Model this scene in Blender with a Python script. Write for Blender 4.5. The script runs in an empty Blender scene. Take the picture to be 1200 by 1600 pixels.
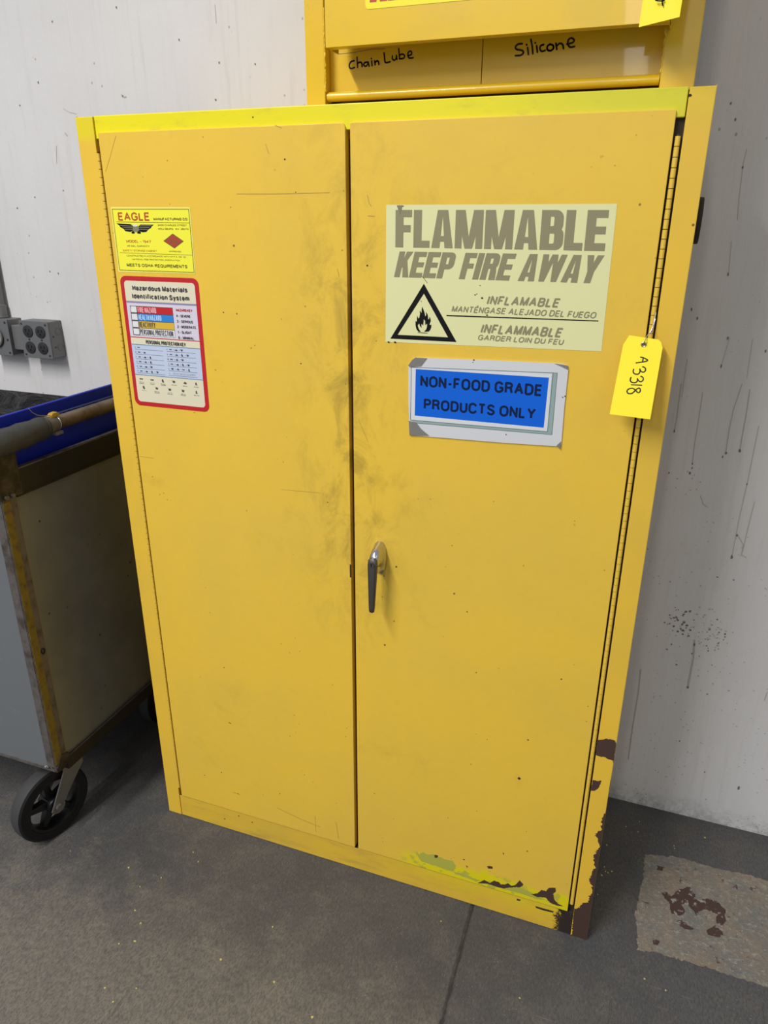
import bpy, bmesh, math, random
from mathutils import Vector, Matrix, noise
random.seed(7)
SC = bpy.context.scene
COL = SC.collection
PI = math.pi

# ---------------------------------------------------------------- camera
RR = Vector((0.939067748, 0.343700744, 0.004643575))      # right
RD = Vector((0.132220237, -0.348719645, -0.927853662))    # down
RF = Vector((-0.317284688, 0.871931424, -0.372915566))    # forward
CAM = Vector((1.05663468, -1.22693856, 1.47739828))
FPX = 1136.33
cd = bpy.data.cameras.new('camera'); cam = bpy.data.objects.new('camera', cd); COL.objects.link(cam)
M3 = Matrix((RR, -RD, -RF)).transposed()
cam.matrix_world = Matrix.Translation(CAM) @ M3.to_4x4()
cd.sensor_fit = 'VERTICAL'; cd.sensor_height = 36.0; cd.lens = FPX * 36.0 / 1600.0
cd.clip_start = 0.02; cd.clip_end = 60
SC.camera = cam

# ---------------------------------------------------------------- world, lamps, exposure
w = bpy.data.worlds.new('world'); SC.world = w; w.use_nodes = True
w.node_tree.nodes['Background'].inputs[0].default_value = (0.92, 0.96, 1.0, 1)
w.node_tree.nodes['Background'].inputs[1].default_value = 0.37

def area(name, loc, sx, sy, power, col, rot=(0, 0, 0)):
    l = bpy.data.lights.new(name, 'AREA'); l.shape = 'RECTANGLE'; l.size = sx; l.size_y = sy
    l.energy = power; l.color = col
    o = bpy.data.objects.new(name, l); COL.objects.link(o); o.location = loc; o.rotation_euler = rot
    return o
# long fluorescent rows hung at right angles to the wall
area('fluorescent_row', (-0.72, -3.6, 4.0), 0.22, 4.0, 252, (1.0, 0.985, 0.95))
area('fluorescent_row_far', (0.35, -9.2, 4.2), 0.30, 5.0, 70, (1.0, 0.985, 0.95), (math.radians(35), 0, 0))
area('fluorescent_row_side', (4.2, -4.2, 4.2), 0.25, 4.0, 22, (0.95, 0.97, 1.0))
SC.view_settings.view_transform = 'Standard'; SC.view_settings.look = 'None'
SC.view_settings.exposure = 0.12; SC.view_settings.gamma = 1.0
SC.view_settings.use_curve_mapping = False

# ---------------------------------------------------------------- helpers
def on_plane(u, v, axis, val):
    d = RR * ((u - 600) / FPX) + RD * ((v - 800) / FPX) + RF
    return CAM + d * ((val - CAM[axis]) / d[axis])
def xz(u, v, y=0.0):
    p = on_plane(u, v, 1, y); return (p.x, p.z)

def mat(name, base, rough=0.5, metal=0.0, spec=0.5, bump=None, coat=0.0):
    m = bpy.data.materials.new(name); m.use_nodes = True
    b = m.node_tree.nodes['Principled BSDF']
    b.inputs['Base Color'].default_value = (*base, 1); b.inputs['Roughness'].default_value = rough
    b.inputs['Metallic'].default_value = metal; b.inputs['Specular IOR Level'].default_value = spec
    b.inputs['Coat Weight'].default_value = coat
    if bump:
        N = NT(m); n = N.noise(bump[0], 4, 0.6); N.bump(n, bump[1], bump[2] if len(bump) > 2 else 0.002)
    return m

class NT:
    """small node helper"""
    def __init__(s, m):
        s.t = m.node_tree; s.n = s.t.nodes; s.l = s.t.links; s.b = s.n['Principled BSDF']
        s.tc = s.n.new('ShaderNodeTexCoord'); s.co = s.tc.outputs['Object']
    def _in(s, sock, v):
        if isinstance(v, bpy.types.NodeSocket): s.l.new(v, sock)
        elif isinstance(v, (tuple, list)): sock.default_value = (*v, 1) if len(sock.default_value) == 4 and len(v) == 3 else v
        else: sock.default_value = v
    def mapping(s, scale=(1, 1, 1), loc=(0, 0, 0), rot=(0, 0, 0)):
        n = s.n.new('ShaderNodeMapping'); s.l.new(s.co, n.inputs[0])
        n.inputs['Scale'].default_value = scale; n.inputs['Location'].default_value = loc; n.inputs['Rotation'].default_value = rot
        return n.outputs[0]
    def noise(s, scale, detail=4, rough=0.55, vec=None, dist=0.0):
        n = s.n.new('ShaderNodeTexNoise'); s.l.new(vec or s.co, n.inputs['Vector'])
        n.inputs['Scale'].default_value = scale; n.inputs['Detail'].default_value = detail
        n.inputs['Roughness'].default_value = rough; n.inputs['Distortion'].default_value = dist
        return n.outputs['Fac']
    def voro(s, scale, vec=None, feature='F1', out='Distance'):
        n = s.n.new('ShaderNodeTexVoronoi'); n.feature = feature; s.l.new(vec or s.co, n.inputs['Vector'])
        n.inputs['Scale'].default_value = scale; return n.outputs[out]
    def math(s, op, a, b=0.0, c=0.0, clamp=False):
        n = s.n.new('ShaderNodeMath'); n.operation = op; n.use_clamp = clamp
        s._in(n.inputs[0], a); s._in(n.inputs[1], b)
        if op in ('MULTIPLY_ADD',): s._in(n.inputs[2], c)
        return n.outputs[0]
    def ramp(s, v, lo, hi, a=0.0, b=1.0):
        n = s.n.new('ShaderNodeMapRange'); n.interpolation_type = 'SMOOTHSTEP'
        s._in(n.inputs[0], v); n.inputs[1].default_value = lo; n.inputs[2].default_value = hi
        n.inputs[3].default_value = a; n.inputs[4].default_value = b
        return n.outputs[0]
    def mix(s, f, a, b):
        n = s.n.new('ShaderNodeMix'); n.data_type = 'RGBA'
        s._in(n.inputs[0], f); s._in(n.inputs[6], a); s._in(n.inputs[7], b); return n.outputs[2]
    def xyz(s):
        n = s.n.new('ShaderNodeSeparateXYZ'); s.l.new(s.co, n.inputs[0]); return n.outputs
    def bump(s, h, strength=0.2, dist=0.002):
        n = s.n.new('ShaderNodeBump'); s._in(n.inputs['Height'], h)
        n.inputs['Strength'].default_value = strength; n.inputs['Distance'].default_value = dist
        s.l.new(n.outputs[0], s.b.inputs['Normal'])
    def color(s, c): s.l.new(c, s.b.inputs['Base Color'])
    def rough(s, c): s._in(s.b.inputs['Roughness'], c)
    def band(s, v, c, wdt):
        """1 at v=c falling to 0 at distance wdt"""
        return s.ramp(s.math('ABSOLUTE', s.math('SUBTRACT', v, c)), 0.0, wdt, 1.0, 0.0)

def build(name, bm, m, parent=None, bevel=0.0, smooth=False, seg=2):
    if bevel:
        bmesh.ops.bevel(bm, geom=[e for e in bm.edges if len(e.link_faces) == 2 and e.calc_face_angle(0) > 0.5],
                        offset=bevel, segments=seg, affect='EDGES', profile=0.5)
    me = bpy.data.meshes.new(name)
    bm.normal_update(); bm.to_mesh(me); bm.free()
    for x in (m if isinstance(m, (list, tuple)) else [m]): me.materials.append(x)
    if smooth:
        for p in me.polygons: p.use_smooth = True
        try: me.set_sharp_from_angle(angle=math.radians(smooth if smooth is not True else 40))
        except Exception: pass
    o = bpy.data.objects.new(name, me); COL.objects.link(o)
    if parent is not None: o.parent = parent
    return o
def tag(o, label=None, cat=None, group=None, kind=None):
    if label: o['label'] = label
    if cat: o['category'] = cat
    if group: o['group'] = group
    if kind: o['kind'] = kind
    return o
def empty(name, loc=(0, 0, 0), rz=0.0):
    o = bpy.data.objects.new(name, None); COL.objects.link(o); o.location = loc; o.rotation_euler.z = rz
    o.empty_display_size = 0.05; return o
def box(bm, x0, x1, y0, y1, z0, z1, mi=0):
    vs = [bm.verts.new((x, y, z)) for x in (x0, x1) for y in (y0, y1) for z in (z0, z1)]
    for f in ((0, 1, 3, 2), (4, 6, 7, 5), (0, 4, 5, 1), (2, 3, 7, 6), (0, 2, 6, 4), (1, 5, 7, 3)):
        bm.faces.new([vs[i] for i in f]).material_index = mi
    return vs
def boxo(name, d, m, parent=None, bevel=0.0, smooth=False):
    bm = bmesh.new(); box(bm, *d); bmesh.ops.recalc_face_normals(bm, faces=bm.faces)
    return build(name, bm, m, parent, bevel, smooth)
def rings(bm, rs, cap=True, closed=False, mi=0):
    """skin a list of equal-length vertex rings"""
    R = [[bm.verts.new(p) for p in r] for r in rs]; n = len(R[0])
    k = len(R) if closed else len(R) - 1
    for i in range(k):
        a, b = R[i], R[(i + 1) % len(R)]
        for j in range(n):
            f = bm.faces.new((a[j], a[(j + 1) % n], b[(j + 1) % n], b[j])); f.material_index = mi
    if cap and not closed:
        bm.faces.new(list(reversed(R[0]))).material_index = mi; bm.faces.new(R[-1]).material_index = mi
    return R
def tube(bm, pts, r, n=12, cap=True, closed=False):
    pts = [Vector(p) for p in pts]; rs = []
    rad = r if isinstance(r, (list, tuple)) else [r] * len(pts)
    t0 = (pts[1] - pts[0]).normalized(); up = Vector((0, 0, 1)) if abs(t0.z) < .9 else Vector((1, 0, 0))
    a = t0.cross(up).normalized()
    for i, p in enumerate(pts):
        if closed: t = (pts[(i + 1) % len(pts)] - pts[i - 1]).normalized()
        else: t = (pts[min(i + 1, len(pts) - 1)] - pts[max(i - 1, 0)]).normalized()
        a = (a - t * a.dot(t)).normalized(); b = t.cross(a)
        rs.append([p + (a * math.cos(2 * PI * j / n) + b * math.sin(2 * PI * j / n)) * rad[i] for j in range(n)])
    rings(bm, rs, cap, closed)
    bmesh.ops.recalc_face_normals(bm, faces=bm.faces)
def tubeo(name, pts, r, m, parent=None, n=12, smooth=50, closed=False):
    bm = bmesh.new(); tube(bm, pts, r, n, closed=closed); return build(name, bm, m, parent, smooth=smooth)
def cyl(bm, c, axis, r, h, n=24, r2=None):
    ax = Vector(axis).normalized(); c = Vector(c)
    tube(bm, [c - ax * h / 2, c + ax * h / 2], [r, r if r2 is None else r2], n)
def cylo(name, c, axis, r, h, m, parent=None, n=24, bevel=0.0, r2=None):
    bm = bmesh.new(); cyl(bm, c, axis, r, h, n, r2); return build(name, bm, m, parent, bevel, smooth=40)

def _q(cx, cy, rx, ry, a0, a1, n=6):
    return [(cx + rx * math.cos(math.radians(a0 + (a1 - a0) * k / n)), cy + ry * math.sin(math.radians(a0 + (a1 - a0) * k / n))) for k in range(n + 1)]
GLYPH = {
 'A': (.66, [[(0, 0), (.33, 1), (.66, 0)], [(.12, .34), (.54, .34)]]),
 'B': (.56, [[(0, 0), (0, 1), (.34, 1)] + _q(.34, .76, .19, .24, 90, -90) + [(0, .52)], [(.34, .52)] + _q(.35, .26, .21, .26, 90, -90) + [(0, 0)]]),
 'C': (.62, [_q(.33, .68, .30, .32, 20, 90) + _q(.31, .68, .31, .32, 90, 180) + _q(.31, .32, .31, .32, 180, 270) + _q(.33, .32, .30, .32, 270, 345)]),
 'D': (.60, [[(0, 0), (0, 1), (.28, 1)] + _q(.28, .66, .32, .34, 90, 0) + _q(.28, .34, .32, .34, 0, -90) + [(0, 0)]]),
 'E': (.50, [[(.50, 1), (0, 1), (0, 0), (.50, 0)], [(0, .52), (.45, .52)]]),
 'F': (.47, [[(.47, 1), (0, 1), (0, 0)], [(0, .50), (.40, .50)]]),
 'G': (.65, [_q(.33, .68, .30, .32, 25, 90) + _q(.31, .68, .31, .32, 90, 180) + _q(.31, .32, .31, .32, 180, 270) + _q(.33, .32, .31, .32, 270, 330) + [(.64, .20), (.64, .46), (.36, .46)]]),
 'H': (.56, [[(0, 0), (0, 1)], [(.56, 0), (.56, 1)], [(0, .52), (.56, .52)]]),
 'I': (.02, [[(.01, 0), (.01, 1)]]),
 'J': (.40, [[(.40, 1), (.40, .25)] + _q(.20, .22, .20, .22, 0, -180)]),
 'K': (.56, [[(0, 0), (0, 1)], [(.53, 1), (0, .36)], [(.18, .58), (.56, 0)]]),
 'L': (.45, [[(0, 1), (0, 0), (.45, 0)]]),
 'M': (.68, [[(0, 0), (0, 1), (.34, .05), (.68, 1), (.68, 0)]]),
 'N': (.56, [[(0, 0), (0, 1), (.56, 0), (.56, 1)]]),
 'O': (.66, [_q(.33, .66, .33, .34, 0, 180, 10) + _q(.33, .34, .33, .34, 180, 360, 10) + [(.66, .66)]]),
 'P': (.54, [[(0, 0), (0, 1), (.32, 1)] + _q(.32, .74, .22, .26, 90, -90) + [(0, .48)]]),
 'Q': (.66, [_q(.33, .66, .33, .34, 0, 180, 10) + _q(.33, .34, .33, .34, 180, 360, 10) + [(.66, .66)], [(.40, .22), (.66, -.04)]]),
 'R': (.58, [[(0, 0), (0, 1), (.34, 1)] + _q(.34, .76, .21, .24, 90, -90) + [(0, .52)], [(.34, .52), (.48, .42), (.53, .15), (.58, 0)]]),
 'S': (.56, [_q(.28, .76, .25, .24, 15, 90) + _q(.28, .76, .26, .24, 90, 180) + _q(.28, .74, .26, .20, 180, 250) + [(.36, .48)] + _q(.28, .26, .28, .22, 60, 0) + _q(.28, .26, .28, .26, 0, -90) + _q(.28, .26, .28, .26, -90, -165)]),
 'T': (.56, [[(0, 1), (.56, 1)], [(.28, 1), (.28, 0)]]),
 'U': (.56, [[(0, 1), (0, .28)] + _q(.28, .28, .28, .28, 180, 360, 8) + [(.56, 1)]]),
 'V': (.62, [[(0, 1), (.31, 0), (.62, 1)]]),
 'W': (.90, [[(0, 1), (.22, 0), (.45, .95), (.68, 0), (.90, 1)]]),
 'X': (.60, [[(0, 0), (.60, 1)], [(0, 1), (.60, 0)]]),
 'Y': (.62, [[(0, 1), (.31, .45), (.62, 1)], [(.31, .45), (.31, 0)]]),
 'Z': (.56, [[(0, 1), (.56, 1), (0, 0), (.56, 0)]]),
 '0': (.50, [_q(.25, .66, .25, .34, 0, 180, 8) + _q(.25, .34, .25, .34, 180, 360, 8) + [(.5, .66)]]),
 '1': (.22, [[(0, .78), (.20, 1), (.20, 0)]]),
 '2': (.50, [_q(.25, .74, .25, .26, 165, 0) + [(.46, .55), (0, 0), (.50, 0)]]),
 '3': (.50, [_q(.24, .76, .22, .24, 160, -90, 8), _q(.24, .26, .26, .26, 90, -160, 8)]),
 '4': (.54, [[(.40, 0), (.40, 1), (0, .30), (.54, .30)]]),
 '5': (.50, [[(.46, 1), (.08, 1), (.03, .50)] + _q(.23, .32, .27, .30, 120, -150, 8)]),
 '6': (.50, [_q(.26, .70, .26, .30, 40, 180, 6) + [(0, .34)] + _q(.25, .30, .25, .30, 180, 520, 12)]),
 '7': (.50, [[(0, 1), (.50, 1), (.16, 0)]]),
 '8': (.50, [_q(.25, .76, .21, .24, 270, 630, 12), _q(.25, .27, .25, .27, 90, 450, 12)]),
 '9': (.50, [_q(.25, .70, .25, .30, 0, 360, 12) + [(.50, .62)] + _q(.25, .30, .25, .30, 0, -140, 6)]),
 '-': (.28, [[(0, .40), (.28, .40)]]), '.': (.02, [[(.01, 0), (.01, .06)]]),
 'a': (.46, [_q(.23, .47, .22, .25, 165, 0) + [(.45, 0)], [(.45, .42), (.2, .38)] + _q(.2, .19, .20, .19, 90, 300) + [(.45, .18)]]),
 'z': (.42, [[(0, .70), (.42, .70), (0, 0), (.42, 0)]]),
 'r': (.30, [[(0, 0), (0, .72)], [(0, .5), (.12, .70), (.30, .70)]]),
 'd': (.48, [[(.48, 0), (.48, 1)], _q(.24, .36, .24, .36, 0, 360, 12)]),
 'o': (.48, [_q(.24, .36, .24, .36, 0, 360, 12)]),
 'u': (.46, [[(0, .72), (0, .2)] + _q(.23, .22, .23, .22, 180, 360, 6) + [(.46, .72)], [(.46, .4), (.46, 0)]]),
 's': (.42, [_q(.21, .53, .20, .19, 20, 180, 6) + [(.06, .42), (.36, .32)] + _q(.21, .20, .21, .20, 20, -160, 6)]),
 't': (.30, [[(.10, .95), (.10, .12), (.18, 0), (.30, 0)], [(0, .72), (.28, .72)]]),
 'e': (.48, [[(0, .38), (.48, .38)] + _q(.24, .36, .24, .36, 0, 320, 12)]),
 'i': (.02, [[(.01, 0), (.01, .72)], [(.01, .88), (.01, 1.0)]]), 'l': (.02, [[(.01, 0), (.01, 1)]]),
 'n': (.46, [[(0, 0), (0, .72)], [(0, .48)] + _q(.23, .50, .23, .22, 180, 0, 6) + [(.46, 0)]]),
 'm': (.76, [[(0, 0), (0, .72)], [(0, .5)] + _q(.19, .52, .19, .20, 180, 0, 6) + [(.38, 0)], [(.38, .5)] + _q(.57, .52, .19, .20, 180, 0, 6) + [(.76, 0)]]),
 'f': (.30, [[(.10, 0), (.10, .85), (.18, 1), (.30, 1)], [(0, .72), (.28, .72)]]),
 'c': (.44, [_q(.24, .36, .24, .36, 45, 315, 10)]),
 'y': (.46, [[(0, .72), (.23, .05)], [(.46, .72), (.18, -.22), (.02, -.24)]]),
 '\u00c9': (.50, [[(.50, 1), (0, 1), (0, 0), (.50, 0)], [(0, .52), (.45, .52)], [(.22, 1.17), (.38, 1.34)]]),
}

# flat print: everything lies in an x-z plane and faces -y
class Print:
    def __init__(s, y): s.bm = bmesh.new(); s.y = y
    def poly(s, pts, mi=0, y=None):
        s.k = getattr(s, 'k', 0) + 1; y = (s.y if y is None else y) - 1.2e-6 * (s.k % 120)
        vs = [s.bm.verts.new((p[0], y, p[1])) for p in pts]
        f = s.bm.faces.new(vs); f.material_index = mi; f.normal_update()
        if f.normal.y > 0: f.normal_flip()
        return f
    def rect(s, x0, x1, z0, z1, mi=0): s.poly([(x0, z0), (x1, z0), (x1, z1), (x0, z1)], mi)
    def stroke(s, pts, wd, mi=0, ends=True, yy=None):
        for a, b in zip(pts, pts[1:]):
            a2, b2 = Vector(a), Vector(b); d = b2 - a2
            if d.length < 1e-7: continue
            d.normalize(); nrm = Vector((-d.y, d.x)) * wd / 2
            s.poly([a2 + nrm, a2 - nrm, b2 - nrm, b2 + nrm], mi)
        q = pts if ends else pts[1:-1]
        for p in q:
            s.poly([(p[0] + math.cos(k * PI / 4) * wd / 2, p[1] + math.sin(k * PI / 4) * wd / 2) for k in range(8)], mi)
    def frame(s, x0, x1, z0, z1, t, mi=0):
        s.rect(x0, x1, z1 - t, z1, mi); s.rect(x0, x1, z0, z0 + t, mi)
        s.rect(x0, x0 + t, z0 + t, z1 - t, mi); s.rect(x1 - t, x1, z0 + t, z1 - t, mi)
    def text(s, body, x0, x1, z0, z1, mi=0, bold=0.0, shear=0.0):
        """built-in font, stretched to the given box"""
        c = bpy.data.curves.new('t', 'FONT'); c.body = body; c.resolution_u = 3; c.shear = shear; c.offset = bold; c.space_character = 1.0 + bold * 5.5
        o = bpy.data.objects.new('t', c); COL.objects.link(o)
        dg = bpy.context.evaluated_depsgraph_get()
        me = bpy.data.meshes.new_from_object(o.evaluated_get(dg))
        vs = [v.co.copy() for v in me.vertices]; fs = [tuple(p.vertices) for p in me.polygons]
        bpy.data.objects.remove(o); bpy.data.curves.remove(c); bpy.data.meshes.remove(me)
        if not vs: return
        a0 = min(v.x for v in vs); a1 = max(v.x for v in vs); b0 = min(v.y for v in vs); b1 = max(v.y for v in vs)
        q = [(x0 + (v.x - a0) / (a1 - a0) * (x1 - x0), z0 + (v.y - b0) / (b1 - b0) * (z1 - z0)) for v in vs]
        for f in fs: s.poly([q[i] for i in f], mi)
    def caps(s, body, x0, x1, z0, z1, mi=0, wt=.16, shear=0.0, gap=.17):
        """plain grotesque capitals and figures drawn with even strokes, fitted to the box"""
        gl = [GLYPH.get(ch, (.3, [])) for ch in body if ch != ' ']; n = len(gl); gap *= .62
        t = wt * 1.18 * (z1 - z0); X = x1 - x0 - shear * (z1 - z0)
        t = min(t, .36 * X / n); sz = z1 - z0 - t
        units = sum(g[0] for g in gl) + gap * (n - 1) + .34 * body.count(' ')
        sx = (X - t * n) / units; px_ = x0
        for ch in body:
            if ch == ' ': px_ += .34 * sx; continue
            W_, g = GLYPH.get(ch, (.3, []))
            for pl in g:
                s.stroke([(px_ + t / 2 + px * sx + shear * pz * (z1 - z0), z0 + t / 2 + pz * sz) for px, pz in pl], t, mi, ends=False)
            px_ += W_ * sx + t + gap * sx
    def heavy(s, body, x0, x1, z0, z1, mi=0, shear=0.0):
        """heavy condensed grotesque capitals drawn as polygons"""
        T, S = 0.19, 0.245
        polys = []; cx = 0.0
        def R(a, b, c, d): return [(a, c), (b, c), (b, d), (a, d)]
        def bowl(x, w_, zt, zb, t):   # right-hand rounded bowl, outer box x..x+w_, zb..zt
            r = min(0.2, (zt - zb) / 2); out = []; inn = []
            for k in range(7):
                a = PI / 2 - k * PI / 12
                out.append((x + w_ - r + r * math.cos(a), zt - r + r * math.sin(a)))
            for k in range(7):
                a = -k * PI / 12
                out.append((x + w_ - r + r * math.cos(a), zb + r + r * math.sin(a)))
            ri = max(0.03, r - t)
            for px, pz in out:
                ix = x + w_ - r + (px - (x + w_ - r)) * (ri / r)
                czz = zt - r if pz >= (zt + zb) / 2 else zb + r
                iz = czz + (pz - czz) * (ri / r)
                ix -= (S - r + ri) if ix > 0 and (r - ri) < S else 0
                inn.append((ix, max(min(iz, zt - t), zb + t)))
            res = [R(x, out[0][0], zt - t, zt), R(x, out[0][0], zb, zb + t)]
            for k in range(len(out) - 1): res.append([out[k], out[k + 1], inn[k + 1], inn[k]])
            return res
        for ch in body:
            W = {'M': .80, 'A': .64, 'W': .92, ' ': .30, 'I': .25, 'Y': .62, 'L': .49, 'F': .50, 'E': .54}.get(ch, .60)
            g = []
            if ch == 'F': g = [R(0, S, 0, 1), R(S, W, 1 - T, 1), R(S, W * .93, .41, .41 + T)]
            elif ch == 'L': g = [R(0, S, 0, 1), R(S, W, 0, T)]
            elif ch == 'E': g = [R(0, S, 0, 1), R(S, W, 1 - T, 1), R(S, W * .95, .41, .41 + T), R(S, W, 0, T)]
            elif ch == 'I': g = [R(0, S, 0, 1)]
            elif ch == 'A':
                m_ = W / 2
                g = [[(0, 0), (S, 0), (m_, .86), (m_, 1), (m_ - .15, 1)], [(W, 0), (W - S, 0), (m_, .86), (m_, 1), (m_ + .15, 1)],
                     R(S * .8, W - S * .8, .17, .17 + T * .8)]
            elif ch == 'M':
                m_ = W / 2
                g = [R(0, .2, 0, 1), R(W - .2, W, 0, 1), [(.2, 1), (.02, 1), (m_ - .11, 0), (m_, 0), (m_, .3), (.28, 1)],
                     [(W - .2, 1), (W - .02, 1), (m_ + .11, 0), (m_, 0), (m_, .3), (W - .28, 1)]]
            elif ch == 'B': g = [R(0, S, 0, 1)] + bowl(S * .9, W - S * .9 - .01, 1, .44, T * .85) + bowl(S * .9, W - S * .9 + .02, .58, 0, T * .85)
            elif ch == 'P': g = [R(0, S, 0, 1)] + bowl(S * .9, W - S * .9, 1, .36, T)
            elif ch == 'R': g = [R(0, S, 0, 1)] + bowl(S * .9, W - S * .9, 1, .42, T) + [[(W - S - .03, .5), (W - .06, .5), (W - .02, .3), (W + .02, 0), (W - S, 0), (W - S - .02, .35)]]
            elif ch == 'K': g = [R(0, S, 0, 1), [(S * .9, .30), (S * .9, .62), (W - S - .03, 1), (W, 1)], [(S + .02, .5), (S + .16, .70), (W + .03, 0), (W - S + .01, 0)]]
            elif ch == 'W':
                q_ = W / 2
                g = [[(0, 1), (.22, 1), (.36, .25), (.30, 0), (.12, 0)], [(.12, 0), (.33, 0), (q_ + .05, 1), (q_ - .11, 1)],
                     [(W, 1), (W - .22, 1), (W - .36, .25), (W - .30, 0), (W - .12, 0)], [(W - .12, 0), (W - .33, 0), (q_ - .05, 1), (q_ + .11, 1)]]
            elif ch == 'Y':
                m_ = W / 2
                g = [R(m_ - S / 2, m_ + S / 2, 0, .45), [(0, 1), (S, 1), (m_ + .04, .55), (m_ + S / 2, .40), (m_ - S / 2, .40)],
                     [(W, 1), (W - S, 1), (m_ - .04, .55), (m_ - S / 2, .40), (m_ + S / 2, .40)]]
            for p in g: polys.append([(a + cx + b * shear, b) for a, b in p])
            cx += W + (0.055 if ch != ' ' else 0)
        a0 = min(p[0] for g in polys for p in g); a1 = max(p[0] for g in polys for p in g)
        for g in polys: s.poly([(x0 + (p[0] - a0) / (a1 - a0) * (x1 - x0), z0 + p[1] * (z1 - z0)) for p in g], mi)
    def done(s, name, mats, parent): return build(name, s.bm, mats, parent)

def zm(ox, oy, sc, y):
    """a point measured in a magnified crop of the photograph, carried to the plane y"""
    return lambda u, v: xz(ox + u / sc, oy + v / sc, y)
def ragged(pts, amp=0.0012, step=0.004, freq=300):
    out = []; n = len(pts)
    for i in range(n):
        a = Vector(pts[i]); b = Vector(pts[(i + 1) % n]); k = max(1, int((b - a).length / step))
        for j in range(k):
            p = a.lerp(b, j / k)
            q = noise.noise_vector(Vector((p.x * freq, 3.1, p.y * freq)))
            out.append((p.x + q.x * amp + random.uniform(-.35, .35) * amp, p.y + q.z * amp + random.uniform(-.35, .35) * amp))
    return out
def rrect(x0, x1, z0, z1, r, n=6):
    P = []
    for cx, cz, a0 in ((x1 - r, z1 - r, 0), (x0 + r, z1 - r, 90), (x0 + r, z0 + r, 180), (x1 - r, z0 + r, 270)):
        for k in range(n + 1):
            a = math.radians(a0 + 90 * k / n); P.append((cx + r * math.cos(a), cz + r * math.sin(a)))
    return P
def slab(bm, pts, y0, y1, mi=0):
    """prism of an x-z outline between y0 (front) and y1 (back)"""
    a = [bm.verts.new((p[0], y0, p[1])) for p in pts]; b = [bm.verts.new((p[0], y1, p[1])) for p in pts]
    n = len(pts); bm.faces.new(a).material_index = mi; bm.faces.new(list(reversed(b))).material_index = mi
    for i in range(n): bm.faces.new((a[i], b[i], b[(i + 1) % n], a[(i + 1) % n])).material_index = mi
    bmesh.ops.recalc_face_normals(bm, faces=bm.faces)

# ---------------------------------------------------------------- materials
def door_paint(name, base, side):
    m = mat(name, base, 0.42, spec=0.4); N = NT(m); x, y, z = N.xyz()
    big = N.noise(3.0, 5, 0.6); fine = N.noise(60, 4, 0.7)
    c = N.mix(N.ramp(big, 0.35, 0.7), base, (base[0] * .93, base[1] * .95, base[2] * 1.25))
    c = N.mix(N.ramp(fine, 0.45, 0.8, 0, 0.10), c, (base[0] * .7, base[1] * .66, base[2] * .7))
    # handling grime beside the gap between the doors
    gap = N.band(x, 0.546, 0.16)
    hgt = N.ramp(z, 0.55, 0.9); top = N.ramp(z, 1.64, 1.3, 0.35, 1.0)
    smear = N.ramp(N.noise(13, 6, 0.72, N.mapping((1.2, 1, 0.8)), 0.6), 0.42, 0.72)
    gr = N.math('MULTIPLY', N.math('MULTIPLY', gap, smear), N.math('MULTIPLY', hgt, top))
    gr = N.math('MULTIPLY', gr, 0.62, clamp=True)
    c = N.mix(gr, c, (0.235, 0.155, 0.028))
    smear2 = N.ramp(N.noise(7, 6, 0.7, N.mapping((1, 1, 1), (4, 2, 1)), 0.4), 0.56, 0.8, 0, 0.28)
    c = N.mix(smear2, c, (0.36, 0.24, 0.04))
    # dark nicks
    v = N.voro(26, N.mapping((1, .01, 1), (0.3, 0, 0.2)))
    sel = N.ramp(N.noise(9, 2, 0.5, N.mapping((1, 1, 1), (7, 1, 3))), 0.56, 0.60)
    sp = N.math('MULTIPLY', N.ramp(v, 0.035, 0.075, 1, 0), sel)
    c = N.mix(sp, c, (0.10, 0.065, 0.02))
    v2 = N.voro(60, N.mapping((1, .01, 1)))
    sp2 = N.math('MULTIPLY', N.ramp(v2, 0.05, 0.12, .7, 0), N.ramp(N.noise(14, 2, 0.5), 0.58, 0.62))
    c = N.mix(sp2, c, (0.2, 0.13, 0.03))
    if side == 'R':
        # lemon-yellow touch-up paint along the foot of the door
        lim = N.math('MULTIPLY_ADD', N.noise(24, 5, 0.7), 0.075, 0.068)
        lm = N.math('MULTIPLY', N.ramp(N.math('SUBTRACT', lim, z), -0.012, 0.004), N.ramp(x, 0.64, 0.70))
        lm = N.math('MULTIPLY', lm, N.ramp(N.noise(45, 4, 0.6), 0.28, 0.5, 0.35, 1))
        c = N.mix(lm, c, (0.72, 0.62, 0.005))
        ol = N.math('MULTIPLY', lm, N.ramp(N.noise(30, 3, 0.5, N.mapping((1, 1, 1), (2, 2, 9))), 0.56, 0.6, 0, .8))
        c = N.mix(ol, c, (0.42, 0.40, 0.06))
    N.color(c); N.rough(N.ramp(N.noise(8, 4, .6), .3, .7, .38, .5))
    # slightly wavy sheet metal plus orange peel
    h = N.math('MULTIPLY_ADD', N.noise(380, 2, 0.5), 0.15, N.math('MULTIPLY', N.noise(2.2, 2, 0.4), 3.0))
    N.bump(h, 0.25, 0.0016)
    return m
YEL = (0.80, 0.520, 0.050)
M_doorL = door_paint('door_paint_left', YEL, 'L')
M_doorR = door_paint('door_paint_right', YEL, 'R')

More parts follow.
